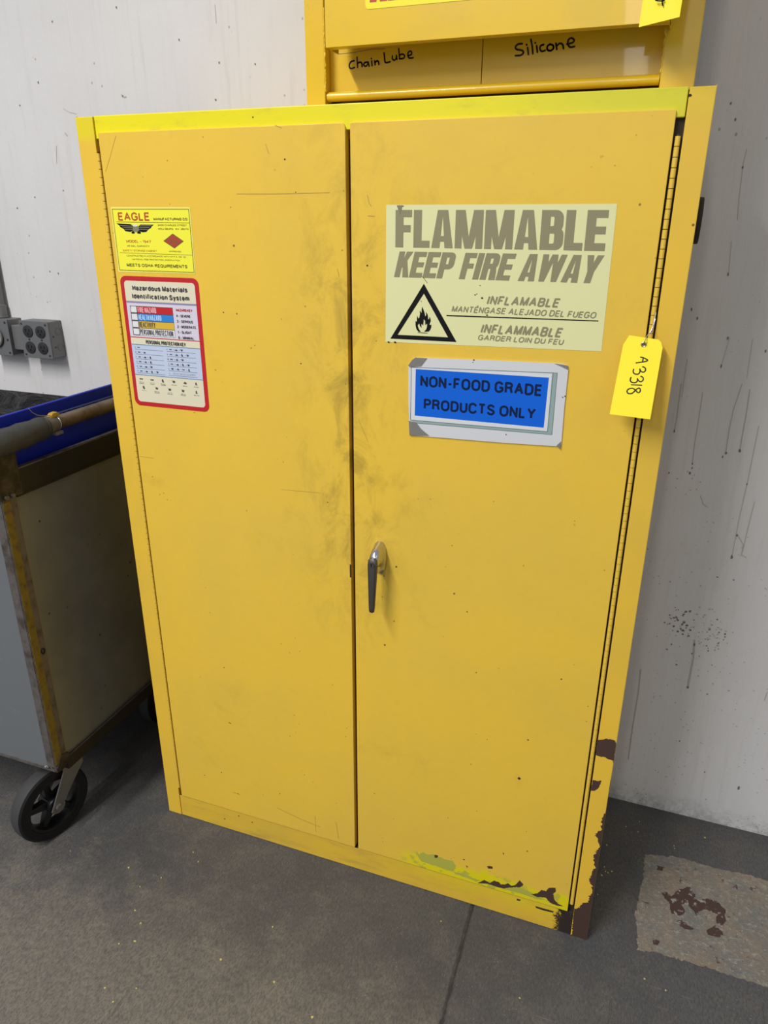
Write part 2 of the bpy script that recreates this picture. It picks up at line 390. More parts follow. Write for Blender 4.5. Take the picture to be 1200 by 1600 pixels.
def frame_paint(name, base, mode):
    m = mat(name, base, 0.42, spec=0.4); N = NT(m); x, y, z = N.xyz()
    c = N.mix(N.ramp(N.noise(5, 5, .6), .35, .7), base, (base[0] * .9, base[1] * .93, base[2] * 1.2))
    v = N.voro(30, N.mapping((1, .01, 1), (1.3, 0, 0.2)))
    sp = N.math('MULTIPLY', N.ramp(v, 0.04, 0.09, 1, 0), N.ramp(N.noise(9, 2, .5), .56, .60))
    c = N.mix(sp, c, (0.13, 0.08, 0.02))
    if mode == 'stile':      # lemon overspray at the very top
        lim = N.math('MULTIPLY_ADD', N.noise(20, 4, .6), 0.03, 1.598)
        k = N.math('MULTIPLY', N.ramp(N.math('SUBTRACT', z, lim), -.01, .012), N.ramp(x, .25, .1, 0.25, .8))
        c = N.mix(k, c, (0.74, 0.63, 0.01))
    if mode == 'rail':       # lemon-yellow top rail with ochre showing through at its ends
        n = N.noise(14, 6, .65, N.mapping((1, 1, 3)))
        c = N.mix(N.ramp(n, .50, .80, 0, .6), (0.80, 0.70, 0.004), (0.52, 0.46, 0.05))
        e = N.ramp(N.math('MULTIPLY_ADD', N.noise(18, 4, .6), .25, x), .86, 1.10, 0, .45)
        c = N.mix(e, c, (0.52, 0.53, 0.05))
        sc = N.ramp(N.noise(30, 5, .8, N.mapping((.5, 1, 4))), .62, .74, 0, .45)
        c = N.mix(sc, c, (0.40, 0.33, 0.05))
    if mode == 'base':       # toe rail: scuffed, lemon on its right half, black at its right end
        n = N.noise(10, 6, .7, N.mapping((.6, 1, 3)))
        c = N.mix(N.ramp(n, .45, .75, 0, .45), c, (0.33, 0.22, 0.06))
        k = N.math('MULTIPLY', N.ramp(x, .52, .80), N.ramp(N.math('MULTIPLY_ADD', N.noise(16, 4, .6), .05, z), .045, .085))
        c = N.mix(N.math('MULTIPLY', k, .45), c, (0.74, 0.58, 0.01))
        d = N.math('ADD', N.ramp(x, .965, 1.075), N.math('MULTIPLY', N.noise(55, 5, .8), 1.1))
        c = N.mix(N.ramp(d, 1.02, 1.14), c, (0.035, 0.022, 0.018))
    N.color(c); N.bump(N.noise(300, 2, .5), 0.08, 0.001)
    return m
M_stile = frame_paint('stile_paint', (0.80, 0.505, 0.045), 'stile')
M_rail = frame_paint('rail_paint', (0.80, 0.66, 0.01), 'rail')
M_base = frame_paint('toe_rail_paint', (0.74, 0.475, 0.04), 'base')
M_body = mat('body_paint', (0.62, 0.40, 0.03), .45)
M_inner = mat('inner_dark', (0.05, 0.028, 0.012), .8)  # near-black, painting shade into gaps and seams
M_rust = mat('bare_brown_primer', (0.062, 0.030, 0.022), .65, bump=(180, .4, .001))
M_dirt_shade = mat('grime_and_gap_shade', (0.03, 0.022, 0.014), .8)  # grime and chips, plus painted shade for the toe-rail slit and hinge gaps
M_upper = mat('upper_cabinet_paint', (0.79, 0.50, 0.008), 0.30, spec=0.5, coat=0.15)
_N = NT(M_upper)
_c = _N.mix(_N.ramp(_N.noise(9, 5, .65), .40, .8), (0.79, 0.50, 0.008), (0.70, 0.46, 0.03))
_c = _N.mix(_N.ramp(_N.noise(40, 5, .75, _N.mapping((1, 1, 1), (3, 1, 1))), .64, .76, 0, .35), _c, (0.32, 0.22, 0.03))
_N.color(_c); _N.bump(_N.math('MULTIPLY_ADD', _N.noise(420, 2, .5), .12, _N.math('MULTIPLY', _N.noise(5, 2, .5), 2.0)), .3, .001)
M_white = mat('print_white', (0.72, 0.72, 0.74), .45)
M_chrome = mat('chrome', (0.55, 0.55, 0.56), .18, 1.0)
M_castgrey = mat('dull_cast_metal', (0.135, 0.128, 0.118), .42, .85, bump=(160, .3, .0006))
M_black = mat('print_black', (0.006, 0.006, 0.007), .6, spec=.15)
M_marker = mat('black_marker', (0.03, 0.02, 0.012), .5)
M_tag = mat('yellow_tag_card', (0.93, 0.78, 0.004), .55)
M_brass = mat('eyelet_metal', (0.5, 0.42, 0.30), .35, 1.0)
M_wire = mat('thin_wire', (0.62, 0.60, 0.56), .3, 1.0)

# ---------------------------------------------------------------- setting: wall, dark lower wall, floor
WY = 0.465
m = mat('painted_concrete_wall', (0.66, 0.645, 0.66), .62, spec=.35); N = NT(m)
x, y, z = N.xyz()
c = N.mix(N.ramp(N.noise(1.6, 5, .6), .35, .7), (0.655, 0.645, 0.655), (0.60, 0.59, 0.595))
st = N.noise(9, 6, .7, N.mapping((6, 1, .35)))
c = N.mix(N.ramp(st, .50, .78, 0, .35), c, (0.47, 0.455, 0.45))
pits = N.math('MULTIPLY', N.ramp(N.voro(38, N.mapping((1, .01, .8))), .05, .12, 1, 0), N.ramp(N.noise(7, 3, .6), .54, .60))
c = N.mix(N.math('MULTIPLY', pits, .6), c, (0.20, 0.19, 0.18))
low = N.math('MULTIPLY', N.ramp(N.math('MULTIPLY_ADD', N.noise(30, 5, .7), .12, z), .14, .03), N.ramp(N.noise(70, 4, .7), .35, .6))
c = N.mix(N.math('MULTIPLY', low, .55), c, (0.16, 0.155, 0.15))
sp2 = N.math('MULTIPLY', N.ramp(N.voro(75, N.mapping((1, .01, 1), (5, 0, 0))), .08, .18, 1, 0), N.ramp(N.math('MULTIPLY_ADD', z, -.12, N.noise(8, 3, .6)), .42, .55))
c = N.mix(N.math('MULTIPLY', sp2, .55), c, (0.17, 0.16, 0.15))
N.color(c)
N.bump(N.math('ADD', N.math('MULTIPLY', st, 1.2), N.math('MULTIPLY', N.noise(90, 5, .7), .5)), .45, .0022)
M_wall = m
bm = bmesh.new(); box(bm, -3.2, 3.4, WY, WY + .2, -0.05, 4.6); bmesh.ops.recalc_face_normals(bm, faces=bm.faces)
tag(build('wall_back', bm, M_wall), 'off-white painted concrete wall with streaks and pits', kind='structure')

m = mat('tarry_black_lower_wall', (0.02, 0.02, 0.022), .38); N = NT(m)
wv = N.noise(7, 6, .68, N.mapping((1, 1, 2.2)), 1.6)
N.color(N.mix(N.ramp(wv, .45, .75), (0.014, 0.014, 0.016), (0.06, 0.058, 0.055)))
N.rough(N.ramp(wv, .4, .6, .28, .6)); N.bump(wv, 1.0, .02)
bm = bmesh.new(); box(bm, -3.2, 0.25, WY - .004, WY + .01, 0.0, .983); bmesh.ops.recalc_face_normals(bm, faces=bm.faces)
tag(build('trim_1', bm, m), 'glossy black rough lower wall band below the white paint', kind='structure')

m = mat('worn_concrete_floor', (0.1, 0.1, 0.1), .62, spec=.4); N = NT(m)
x, y, z = N.xyz()
n1 = N.noise(1.7, 6, .62); n2 = N.noise(11, 6, .7); n3 = N.noise(60, 5, .75)
c = N.mix(N.ramp(n1, .35, .65), (0.098, 0.094, 0.094), (0.072, 0.071, 0.075))
c = N.mix(N.ramp(n2, .45, .75, 0, .55), c, (0.150, 0.132, 0.108))
# brownish traffic wear away from the cabinet, left of the joint
wear = N.math('MULTIPLY', N.ramp(N.math('MULTIPLY_ADD', n2, -.35, y), -.30, -.62), N.ramp(x, .85, .82))
c = N.mix(N.math('MULTIPLY', wear, N.ramp(n3, .3, .65, .35, .9)), c, (0.195, 0.170, 0.140))
g2 = N.noise(150, 4, .8, N.mapping((1.6, .7, 1), (0, 0, 0), (0, 0, .6)))
c = N.mix(N.ramp(g2, .38, .55, .55, 0), c, (0.045, 0.044, 0.046))
c = N.mix(N.ramp(g2, .56, .72, 0, .5), c, (0.20, 0.18, 0.155))
scr = N.ramp(N.noise(5, 5, .7, N.mapping((16, 1.0, 1), (0, 0, 0), (0, 0, .5)), .3), .60, .72, 0, .5)
c = N.mix(scr, c, (0.055, 0.053, 0.052))
ln = N.math('MULTIPLY', N.ramp(N.noise(4, 3, .6, N.mapping((34, .9, 1), (0, 0, 0), (0, 0, .55))), .66, .70, 0, .6), N.ramp(N.noise(3, 2, .5, N.mapping((1, 1, 1), (5, 5, 5))), .45, .6))
c = N.mix(ln, c, (0.035, 0.034, 0.034))
ln2 = N.math('MULTIPLY', N.ramp(N.noise(4, 3, .6, N.mapping((.9, 40, 1), (3, 0, 0), (0, 0, .35))), .68, .71, 0, .5), N.ramp(n2, .45, .6))
c = N.mix(ln2, c, (0.24, 0.215, 0.18))
c = N.mix(N.ramp(N.noise(6, 6, .8, N.mapping((1, 1, 1), (3, 8, 1))), .62, .74, 0, .7), c, (0.045, 0.044, 0.046))
grit = N.math('MULTIPLY', N.ramp(N.voro(110, N.mapping((1, 1, .01))), .06, .16, 1, 0), N.ramp(N.noise(13, 3, .5), .5, .6))
c = N.mix(N.math('MULTIPLY', grit, .6), c, (0.28, 0.26, 0.22))
jx = N.math('ABSOLUTE', N.math('SUBTRACT', N.math('MULTIPLY_ADD', y, .018, x), .8352))
jn = N.math('MULTIPLY_ADD', N.noise(40, 5, .8), .011, jx)
c = N.mix(N.ramp(jn, .0062, .0095, .8, 0), c, (0.022, 0.022, 0.024))
N.color(c); N.rough(N.ramp(n2, .3, .7, .48, .75))
N.bump(N.math('ADD', N.math('ADD', N.math('MULTIPLY', n3, .5), N.math('MULTIPLY', g2, .4)), N.math('MULTIPLY', n2, .7)), .7, .003)
M_floor = m
prof = [(-3.4, 0), (.829, 0), (.8325, -.0025), (.8375, -.0030), (.8405, 0), (3.6, 0), (3.6, -.1), (-3.4, -.1)]
bm = bmesh.new()
def jog(y): return .0035 * noise.noise(Vector((0, y * 9, 0))) + .0015 * noise.noise(Vector((0, y * 40, 3)))
ys = [-3.6, -2.6, -1.8] + [-1.3 + .02 * i for i in range(86)] + [WY]
rs = []
for yy in ys:
    rs.append([(px + (jog(yy) - .03 * min(0, yy) * .6 if 0 < i < 5 else 0), yy, pz) for i, (px, pz) in enumerate(prof)])
rings(bm, rs); bmesh.ops.recalc_face_normals(bm, faces=bm.faces)
floor = tag(build('floor', bm, M_floor), 'dark worn concrete floor with a saw-cut joint', kind='structure')

# rough cut-out patch in the floor to the right of the cabinet
m = mat('rough_patch_concrete', (0.25, 0.22, 0.19), .8); N = NT(m)
a = N.noise(14, 7, .72, None, .5); b_ = N.noise(70, 5, .8)
c = N.mix(N.ramp(a, .35, .65), (0.17, 0.165, 0.150), (0.235, 0.185, 0.135))
c = N.mix(N.ramp(b_, .48, .72, 0, .75), c, (0.36, 0.35, 0.31))
c = N.mix(N.ramp(N.noise(190, 3, .7), .62, .72, 0, .8), c, (0.50, 0.48, 0.44)); c = N.mix(N.ramp(N.noise(120, 3, .7, N.mapping((1, 1, 1), (9, 2, 1))), .60, .70, 0, .7), c, (0.10, 0.085, 0.07))
c = N.mix(N.ramp(N.noise(30, 4, .7, N.mapping((1, 1, 1), (4, 4, 4))), .62, .7), c, (0.09, 0.05, 0.035))
N.color(c); N.bump(N.math('ADD', a, b_), .9, .004)
def fl(u, v): p = on_plane(u, v, 2, 0.0); return (p.x, p.y)
def flat_floor(pts, z, m_, name, parent, thick=.0006):
    bm = bmesh.new()
    a_ = [bm.verts.new((p[0], p[1], z + thick)) for p in pts]; b2 = [bm.verts.new((p[0], p[1], z)) for p in pts]
    n = len(pts); bm.faces.new(a_); bm.faces.new(list(reversed(b2)))
    for i in range(n): bm.faces.new((a_[i], b2[i], b2[(i + 1) % n], a_[(i + 1) % n]))
    bmesh.ops.recalc_face_normals(bm, faces=bm.faces); return build(name, bm, m_, parent)
pp = [fl(*q) for q in ((1008, 1335), (1060, 1340), (1120, 1358), (1180, 1370), (1240, 1395), (1245, 1560), (1190, 1540), (1090, 1508), (1030, 1490), (996, 1484), (993, 1430), (1004, 1375))]
flat_floor(ragged(pp, .004, .005, 160), 0.0, m, 'floor_patch', floor, .0012)['label'] = 'rough tan square patch in the concrete'
M_pstain = mat('brown_floor_stain', (0.075, 0.040, 0.030), .6, bump=(90, .5, .002))
_N = NT(M_pstain); _N.color(_N.mix(_N.ramp(_N.noise(55, 5, .7), .55, .62), (0.060, 0.030, 0.023), (0.30, 0.27, 0.26)))
zf = lambda u, v: fl(820 + u / 3.158, 1120 + v / 3.158)
for k, outl in enumerate(([(675, 870), (700, 865), (720, 890), (760, 850), (815, 845), (840, 880), (830, 905), (900, 900), (950, 915), (985, 950), (995, 1000), (975, 1040), (940, 1015), (945, 975), (900, 955), (860, 960), (850, 985), (800, 930), (770, 920), (790, 965), (760, 985), (720, 970), (715, 920), (690, 900)],
                          [(745, 1010), (775, 1000), (800, 1030), (840, 1050), (830, 1060), (780, 1045)],
                          [(895, 1050), (940, 1030), (975, 1050), (985, 1085), (940, 1090), (900, 1075)],
                          [(655, 735), (690, 745), (680, 760), (655, 755)], [(1020, 840), (1050, 830), (1045, 855)], [(625, 1095), (665, 1110), (655, 1130), (630, 1125)])):
    flat_floor(ragged(ragged([zf(*q) for q in outl], .004, .006, 90), .0008, .003, 300), .0012, M_pstain, 'stain', floor, .0004)['label'] = 'dark brown stain on the floor patch'
# paint flakes
M_flake = mat('yellow_paint_flake', (0.50, 0.43, 0.16), .6)
fk = [(302, 1332), (211, 1423), (220, 1443), (186, 1475), (211, 1471), (164, 1544), (213, 1545), (177, 1566), (428, 1535), (426, 1449), (488, 1590), (252, 1372), (201, 1356), (219, 1386),
      (997, 1300), (999, 1284), (978, 1292), (1101, 1309), (1054, 1326), (944, 1355), (946, 1362), (940, 1368), (950, 1364), (956, 1362), (934, 1398), (812, 1560), (1007, 1530), (1088, 1478), (689, 1440), (948, 1321), (1053, 1322), (1040, 1548), (110, 1330), (310, 1347), (345, 1500)]
bm = bmesh.new()
for u, v in fk:
    cx, cy = fl(u, v); r = random.uniform(.0014, .0030) * (1.5 if v > 1420 and u < 500 else 1); a0 = random.random() * 6
    pts = [(cx + r * random.uniform(.5, 1.1) * math.cos(a0 + k * PI / 3), cy + r * random.uniform(.4, .9) * math.sin(a0 + k * PI / 3)) for k in range(6)]
    t = [bm.verts.new((*p, .0018)) for p in pts]; bm.faces.new(t)
    b3 = [bm.verts.new((*p, .0001)) for p in pts]
    for i in range(6): bm.faces.new((b3[i], b3[(i + 1) % 6], t[(i + 1) % 6], t[i]))
tag(build('paint_flakes', bm, M_flake), 'scattered tiny yellow paint flakes on the dark floor', 'flakes', kind='stuff')

# stains on the wall to the right: drips and a speckled patch
M_drip = mat('brown_wall_drip', (0.42, 0.395, 0.37), .6)
M_drip2 = mat('dark_wall_fleck', (0.16, 0.145, 0.13), .6)
P = Print(WY - .0006); D = lambda pts: [xz(980 + u / 2.286, 600 + v / 2.286, WY) for u, v in pts]
for pts, wd in (([(193, 0), (185, 60), (176, 130), (168, 168)], .0018), ([(270, 30), (255, 130), (240, 220), (233, 285)], .0016), ([(410, 0), (380, 90), (365, 160), (352, 245)], .0016),
                ([(438, 20), (425, 110), (410, 190), (402, 240)], .0022), ([(470, 150), (430, 350), (400, 480), (373, 620)], .0014), ([(455, 420), (430, 520), (412, 600)], .0014),
                ([(240, 915), (236, 980), (222, 1050), (216, 1085)], .0042), ([(48, 1020), (40, 1100), (20, 1220), (4, 1340)], .0030), ([(500, 1100), (490, 1130)], .002),
                ([(262, 400), (272, 430), (288, 440)], .0015), ([(395, 540), (415, 575), (408, 610), (425, 620)], .0018)):
    P.stroke(D(pts), wd, 0)
for u, v, r in ((168, 168, .0035), (233, 285, .003), (402, 238, .0045), (353, 246, .004), (341, 260, .003), (373, 618, .005), (428, 357, .003), (149, 318, .0028), (392, 540, .0035), (240, 930, .005), (216, 1083, .005), (232, 300, .003), (224, 318, .004), (398, 1442, .006), (277, 1386, .003), (187, 1275, .003)):
    cx, cz = D([(u, v)])[0]
    P.poly([(cx + r * .6 * random.uniform(.6, 1.1) * math.cos(k * PI / 4), cz + r * random.uniform(.7, 1.2) * math.sin(k * PI / 4)) for k in range(8)], 1)
for k in range(150):
    cu, cv, su, sv = random.choice(((190, 850, 22, 40), (300, 900, 38, 60), (300, 890, 30, 40), (250, 940, 90, 110)))
    cx, cz = D([(random.gauss(cu, su), random.gauss(cv, sv))])[0]; r = random.uniform(.0008, .0030) * (1.3 if cu == 190 else 1)
    P.poly([(cx + r * random.uniform(.5, 1.2) * math.cos(j * PI / 3), cz + r * random.uniform(.5, 1.2) * math.sin(j * PI / 3)) for j in range(6)], 1 if cu == 190 or random.random() < .4 else 0)
for px, pz in ((606, 72), (630, 155), (668, 405), (592, 962), (590, 1295), (556, 1440), (787, 1362), (402, 1145), (432, 1190)):   # flecks higher up
    cx, cz = xz(960 + px / 3.333, 140 + pz / 3.333, WY); r = .0028
    P.poly([(cx + r * .6 * math.cos(j * PI / 3), cz + r * random.uniform(.8, 1.8) * math.sin(j * PI / 3)) for j in range(6)], 1)
for pts in ([(690, 310), (672, 380), (650, 560), (640, 680)], [(610, 790), (600, 900), (595, 960)], [(600, 1290), (560, 1430)], [(380, 1400), (350, 1600)], [(720, 1300), (690, 1500)]):
    P.stroke([xz(960 + u / 3.333, 140 + v / 3.333, WY) for u, v in pts], .0011, 0)
for pts, wd in (([(475, 370), (485, 380), (492, 378)], .003), ([(255, 520), (262, 530)], .003), ([(220, 570), (222, 640)], .0012), ([(248, 425), (270, 438), (298, 445)], .0012), ([(840, 20), (845, 90)], .0012)):
    P.stroke([xz(u / 2.5, v / 2.5, WY) for u, v in pts], wd, 0)
for u, v in ((205, 85), (150, 322), (78, 412), (843, 390), (247, 745), (137, 770), (68, 813), (195, 1060), (228, 1068), (856, 245), (480, 375), (455, 30), (997, 250), (700, 155)):
    cx, cz = xz(u / 2.5, v / 2.5, WY); r = .0030
    P.poly([(cx + r * random.uniform(.4, 1) * math.cos(j * PI / 3), cz + r * random.uniform(.4, 1.2) * math.sin(j * PI / 3)) for j in range(6)], 1)
tag(P.done('wall_stains', [M_drip, M_drip2], None), 'brown drips and dark specks dried on the white wall', 'stains', kind='stuff')

# ---------------------------------------------------------------- the large cabinet
W, H, DP = 1.092, 1.651, 0.457
cab = tag(empty('safety_cabinet', (0, 0, 0)), 'large worn yellow two-door metal cabinet for flammables standing on the floor', 'cabinet')
bm = bmesh.new()
box(bm, 0, .0015, .0012, DP, 0, H); box(bm, W - .0015, W, .0012, DP, 0, H)
box(bm, .0015, W - .0015, .02, DP, H - .0015, H); box(bm, .0015, W - .0015, DP - .0015, DP, 0, H - .0015)
box(bm, .0015, W - .0015, .02, DP - .0015, .05, .052)
box(bm, .0015, .04, .03, .0315, 0, H - .0015); box(bm, 1.055, W - .0015, .03, .0315, 0, H - .0015)
bmesh.ops.recalc_face_normals(bm, faces=bm.faces)
build('body', bm, M_body, cab)
for i, (x0, x1) in enumerate(((0, .0388), (1.0572, W))):
    bm = bmesh.new(); slab(bm, [(x0, 0), (x1, 0), (x1, H - .001), (x0, H - .001)], 0.0, .0298)
    build('stile', bm, M_stile, cab, .0012)
bm = bmesh.new(); box(bm, .0408, 1.0560, .0015, .020, 1.613, H); bmesh.ops.recalc_face_normals(bm, faces=bm.faces)
build('top_rail', bm, M_rail, cab, .0015)
bm = bmesh.new(); box(bm, .0405, 1.0568, .0005, .030, 0.001, .0665); bmesh.ops.recalc_face_normals(bm, faces=bm.faces)
build('toe_rail', bm, M_base, cab, .0008)
boxo('toe_rail_gap_shade', (.0410, 1.0560, .0012, .0295, .0664, .0668), M_dirt_shade, cab)  # dark strip for the scuffed slit, painting the shade under the doors
# doors: folded pans with rounded top corners at the meeting edge
def door(x0, x1, z0, z1, m_, rl, rr):
    pts = []
    def cr(cx, cz, a0, r):
        return [(cx + r * math.cos(math.radians(a0 + 90 * k / 5)), cz + r * math.sin(math.radians(a0 + 90 * k / 5))) for k in range(6)]
    pts += cr(x1 - rr, z1 - rr, 0, rr); pts += cr(x0 + rl, z1 - rl, 90, rl)
    pts += [(x0, z0), (x1, z0)]
    bm = bmesh.new(); slab(bm, pts, -.0025, .036); o = build('door', bm, m_, cab, .0010)
    return o
dL = door(.0488, .5405, .0705, 1.623, M_doorL, .003, .008)
dR = door(.5490, 1.0440, .0705, 1.623, M_doorR, .004, .003)
dR['label'] = 'right door with the handle'; dL['label'] = 'left door'
bm = bmesh.new(); box(bm, .5395, .5500, .012, .030, .075, 1.60); bmesh.ops.recalc_face_normals(bm, faces=bm.faces)
build('door_gap_shade', bm, M_inner, cab)  # dark strip painted as the shade in the gap between the doors
boxo('hinge_gap_shade', (.0390, .0475, .012, .030, .067, 1.614), M_dirt_shade, cab)  # dark strips stand in for the shade inside both hinge gaps
boxo('hinge_gap_shade', (1.0440, 1.0572, .010, .030, .067, 1.614), M_dirt_shade, cab)
# piano hinges
M_knuck = mat('painted_knuckle', (0.78, 0.52, 0.06), .42)
for x_, side in ((.0402, 'left'), (1.0506, 'right')):
    leaf = bmesh.new(); cyl(leaf, (x_, .0035, .842), (0, 0, 1), .0022, 1.50, 8)
    hg = build('hinge', leaf, M_inner, cab, smooth=True); hg['label'] = side + ' piano hinge'
    kb = bmesh.new(); cyl(kb, (0, 0, 0), (0, 0, 1), .0039, .0128, 10); kme = None
    n = 109
    for i in range(n):
        z_ = .098 + i * .01375
        if kme is None:
            o = build('knuckle', kb, M_knuck, hg, smooth=40); kme = o.data
            if side == 'left': kme.transform(Matrix.Diagonal((.82, .82, 1, 1)))
        else:
            o = bpy.data.objects.new('knuckle', kme); COL.objects.link(o); o.parent = hg
        o.location = (x_, .0026, z_)
# chips and peeled paint: traced outlines on the fronts
chips = []
Z5 = lambda u, v: (820 + u / 3.158, 1120 + v / 3.158)
Z8 = lambda u, v: (560 + u / 3.158, 1260 + v / 3.158)
def chip(name, px, y, parent, m_=M_rust, amp=.0012, xmax=None):
    pts = [xz(u, v, y) for u, v in px]
    if xmax: pts = [(min(p[0], xmax), p[1]) for p in pts]
    pts = ragged(pts, amp * 1.2, .0022, 520)
    if xmax: pts = [(min(p[0], xmax), p[1]) for p in pts]
    bm = bmesh.new(); slab(bm, pts, y - .0004, y); o = build(name, bm, m_, parent); return o
XM = W - .0002
chip('peeled_patch', [Z5(*q) for q in ((358, 112), (380, 113), (400, 108), (430, 112), (445, 118), (470, 135), (462, 180), (450, 232), (435, 215), (410, 208), (395, 198), (372, 196), (350, 188), (352, 150))], -.0001, cab, xmax=XM)['label'] = 'bare brown patch on the right stile'
chip('peeled_patch', [Z5(*q) for q in ((337, 312), (358, 316), (377, 315), (372, 332), (362, 352), (345, 366), (322, 364), (330, 338))], -.0001, cab)
edge = [(436, 312), (424, 345), (418, 380), (426, 430), (410, 455), (395, 480), (378, 505), (380, 555), (352, 582), (362, 610), (370, 640), (338, 690), (345, 745), (316, 800), (330, 830), (336, 860), (318, 885), (312, 915), (285, 920), (270, 940), (250, 948), (238, 940), (234, 1075)]
lp = [Vector(xz(*Z5(*q), -.0001)) for q in edge]; ep = []
for a_, b2 in zip(lp, lp[1:]):
    k_ = max(1, int((b2 - a_).length / .0024))
    for j in range(k_):
        p = a_.lerp(b2, j / k_); q = noise.noise_vector(Vector((p.x * 380, 3.1, p.y * 380)))
        ep.append((min(max(p.x + q.x * .0045 + random.uniform(-.0009, .0009), 1.0577), XM - .0006), max(.0016, p.y + (q.z * .0012 if p.y > .03 else 0))))
ep = [(XM, ep[0][1])] + ep + [(1.0577, .0012), (XM, .0012)]
bm = bmesh.new(); slab(bm, ep, -.0005, -.0001)
build('peeled_patch', bm, M_rust, cab)['label'] = 'long bare strip down the right edge to the foot'
yd = -.0026
M_oliv = mat('old_olive_paint', (0.43, 0.42, 0.06), .5)
for pts in ([(283, 222), (300, 236), (318, 224), (332, 232), (345, 240), (370, 234), (400, 248), (430, 262), (465, 268), (482, 295), (468, 322), (430, 312), (380, 292), (312, 272), (300, 255)],
            [(600, 366), (640, 380), (690, 392), (740, 398), (800, 400), (850, 422), (882, 444), (930, 462), (880, 456), (800, 430), (700, 402), (610, 378)],
            [(470, 322), (520, 330), (560, 350), (600, 366), (585, 372), (530, 350), (478, 334)]):
    px_ = [xz(*Z8(*q), yd) for q in pts]; bm = bmesh.new(); slab(bm, ragged(px_, .0016, .0025, 420), yd - .00018, yd); build('old_paint_patch', bm, M_oliv, cab)
for pts in ([(590, 378), (620, 362), (650, 378), (668, 366), (690, 372), (705, 385), (722, 385), (738, 378), (755, 392), (775, 388), (795, 364), (815, 385), (800, 398), (778, 398), (745, 400), (715, 405), (690, 398), (660, 388), (630, 380)],
            [(852, 432), (880, 430), (905, 412), (925, 418), (940, 402), (972, 402), (975, 420), (960, 432), (968, 460), (985, 480), (1010, 492), (975, 488), (945, 474), (925, 450), (880, 446)],
            [(373, 242), (382, 238), (392, 242), (390, 254), (378, 254)], [(634, 297), (645, 293), (662, 297), (660, 307), (642, 306)],
            [(514, 260), (526, 260), (520, 266)], [(712, 230), (718, 230), (716, 238)], [(532, 292), (540, 296), (536, 304)]):
    chip('paint_chip', [Z8(*q) for q in pts], yd, cab, amp=.0009)
for pts in ([(782, 455), (800, 460), (798, 466), (780, 462)], [(874, 492), (920, 505), (964, 518), (960, 524), (915, 513), (876, 500)]):
    chip('paint_chip', [Z8(*q) for q in pts], .0004, cab, M_dirt_shade, .0004)
for u, v, r in ((811, 1216, .0040), (825, 1156, .0022), (877, 1061, .0016), (350, 1043, .0016), (730, 956, .0015), (574, 415, .0022), (445, 249, .0018), (462, 300, .0012), (588, 533, .0010), (470, 568, .0014), (512, 785, .0014),
                (346, 1207, .0020), (437, 1240, .0018), (372, 1240, .0016), (370, 490, .0018), (349, 488, .0016), (585, 1240, .0015), (700, 1278, .001), (745, 1267, .001), (360, 1130, .0016), (600, 900, .001), (238, 745, .0012), (540, 600, .001), (395, 183, .0016), (1078, 149, .0028), (1012, 858, .0012)):
    y_ = -.0001 if (u > 1000 or v < 190) else yd
    if v == 183: y_ = .0014
    cx, cz = xz(u, v, y_)
    bm = bmesh.new(); slab(bm, [(cx + r * random.uniform(.6, 1.1) * math.cos(k * PI / 4), cz + r * random.uniform(.4, 1) * math.sin(k * PI / 4)) for k in range(8)], y_ - .0003, y_)
    build('paint_chip', bm, M_dirt_shade, cab)
# fine scratches on the doors
M_scr = mat('scratch_line', (0.47, 0.31, 0.05), .6)
P = Print(yd - .0002)
for pts, wd in (([(370, 303), (430, 303), (515, 301)], .0012), ([(165, 268), (172, 245), (181, 212)], .0007), ([(365, 1238), (375, 1242)], .0018), ([(219, 713), (240, 716)], .0010), ([(574, 305), (577, 318), (580, 322)], .0012), ([(575, 337), (585, 338)], .0012), ([(560, 655), (575, 690)], .0008), ([(440, 765), (500, 770)], .0007),
                ([(415, 225), (416, 229)], .0006), ([(415, 225), (420, 240)], .0009), ([(527, 420), (530, 432)], .0010), ([(492, 1275), (494, 1300)], .0009), ([(525, 1285), (529, 1310)], .0012), ([(433, 1262), (470, 1280), (500, 1292)], .0016), ([(430, 196), (440, 200)], .0010)):
    P.stroke([xz(u, v, yd) for u, v in pts], wd, 0)
P.done('scratches', [M_scr], cab)['kind'] = 'stuff'
# vent plate on the right-hand side
cylo('side_vent', (W + .004, .085, 1.478), (1, 0, 0), .034, .010, M_dirt_shade, cab, 28, .002)['label'] = 'dark round vent cap on the right side'
# latch slot mark at the meeting edge
boxo('latch_slot', (.5378, .5412, -.0030, -.0022, .800, .829), M_dirt_shade, cab)

# --- handle
hd = empty('handle', (0, 0, 0)); hd.parent = cab; hd['label'] = 'chrome L-shaped locking handle'
def sec(cx, y, cz, wx, hz, n=20, p=2.6):
    r = []
    for k in range(n):
        a = 2 * PI * k / n; ca, sa = math.cos(a), math.sin(a)
        r.append((cx + wx * math.copysign(abs(ca) ** (2 / p), ca), y, cz + hz * math.copysign(abs(sa) ** (2 / p), sa)))
    return r
bm = bmesh.new()
rings(bm, [sec(.6035, -.0025, .856, .0140, .0350), sec(.6035, -.006, .856, .0140, .0350), sec(.6035, -.008, .857, .0125, .0330),
           sec(.6035, -.016, .8635, .0118, .0240), sec(.6035, -.028, .8655, .0108, .0185), sec(.603, -.036, .862, .0098, .0150), sec(.603, -.041, .859, .0080, .0110)])
bmesh.ops.recalc_face_normals(bm, faces=bm.faces); build('escutcheon', bm, M_chrome, hd, smooth=50)
bm = bmesh.new(); rs = []
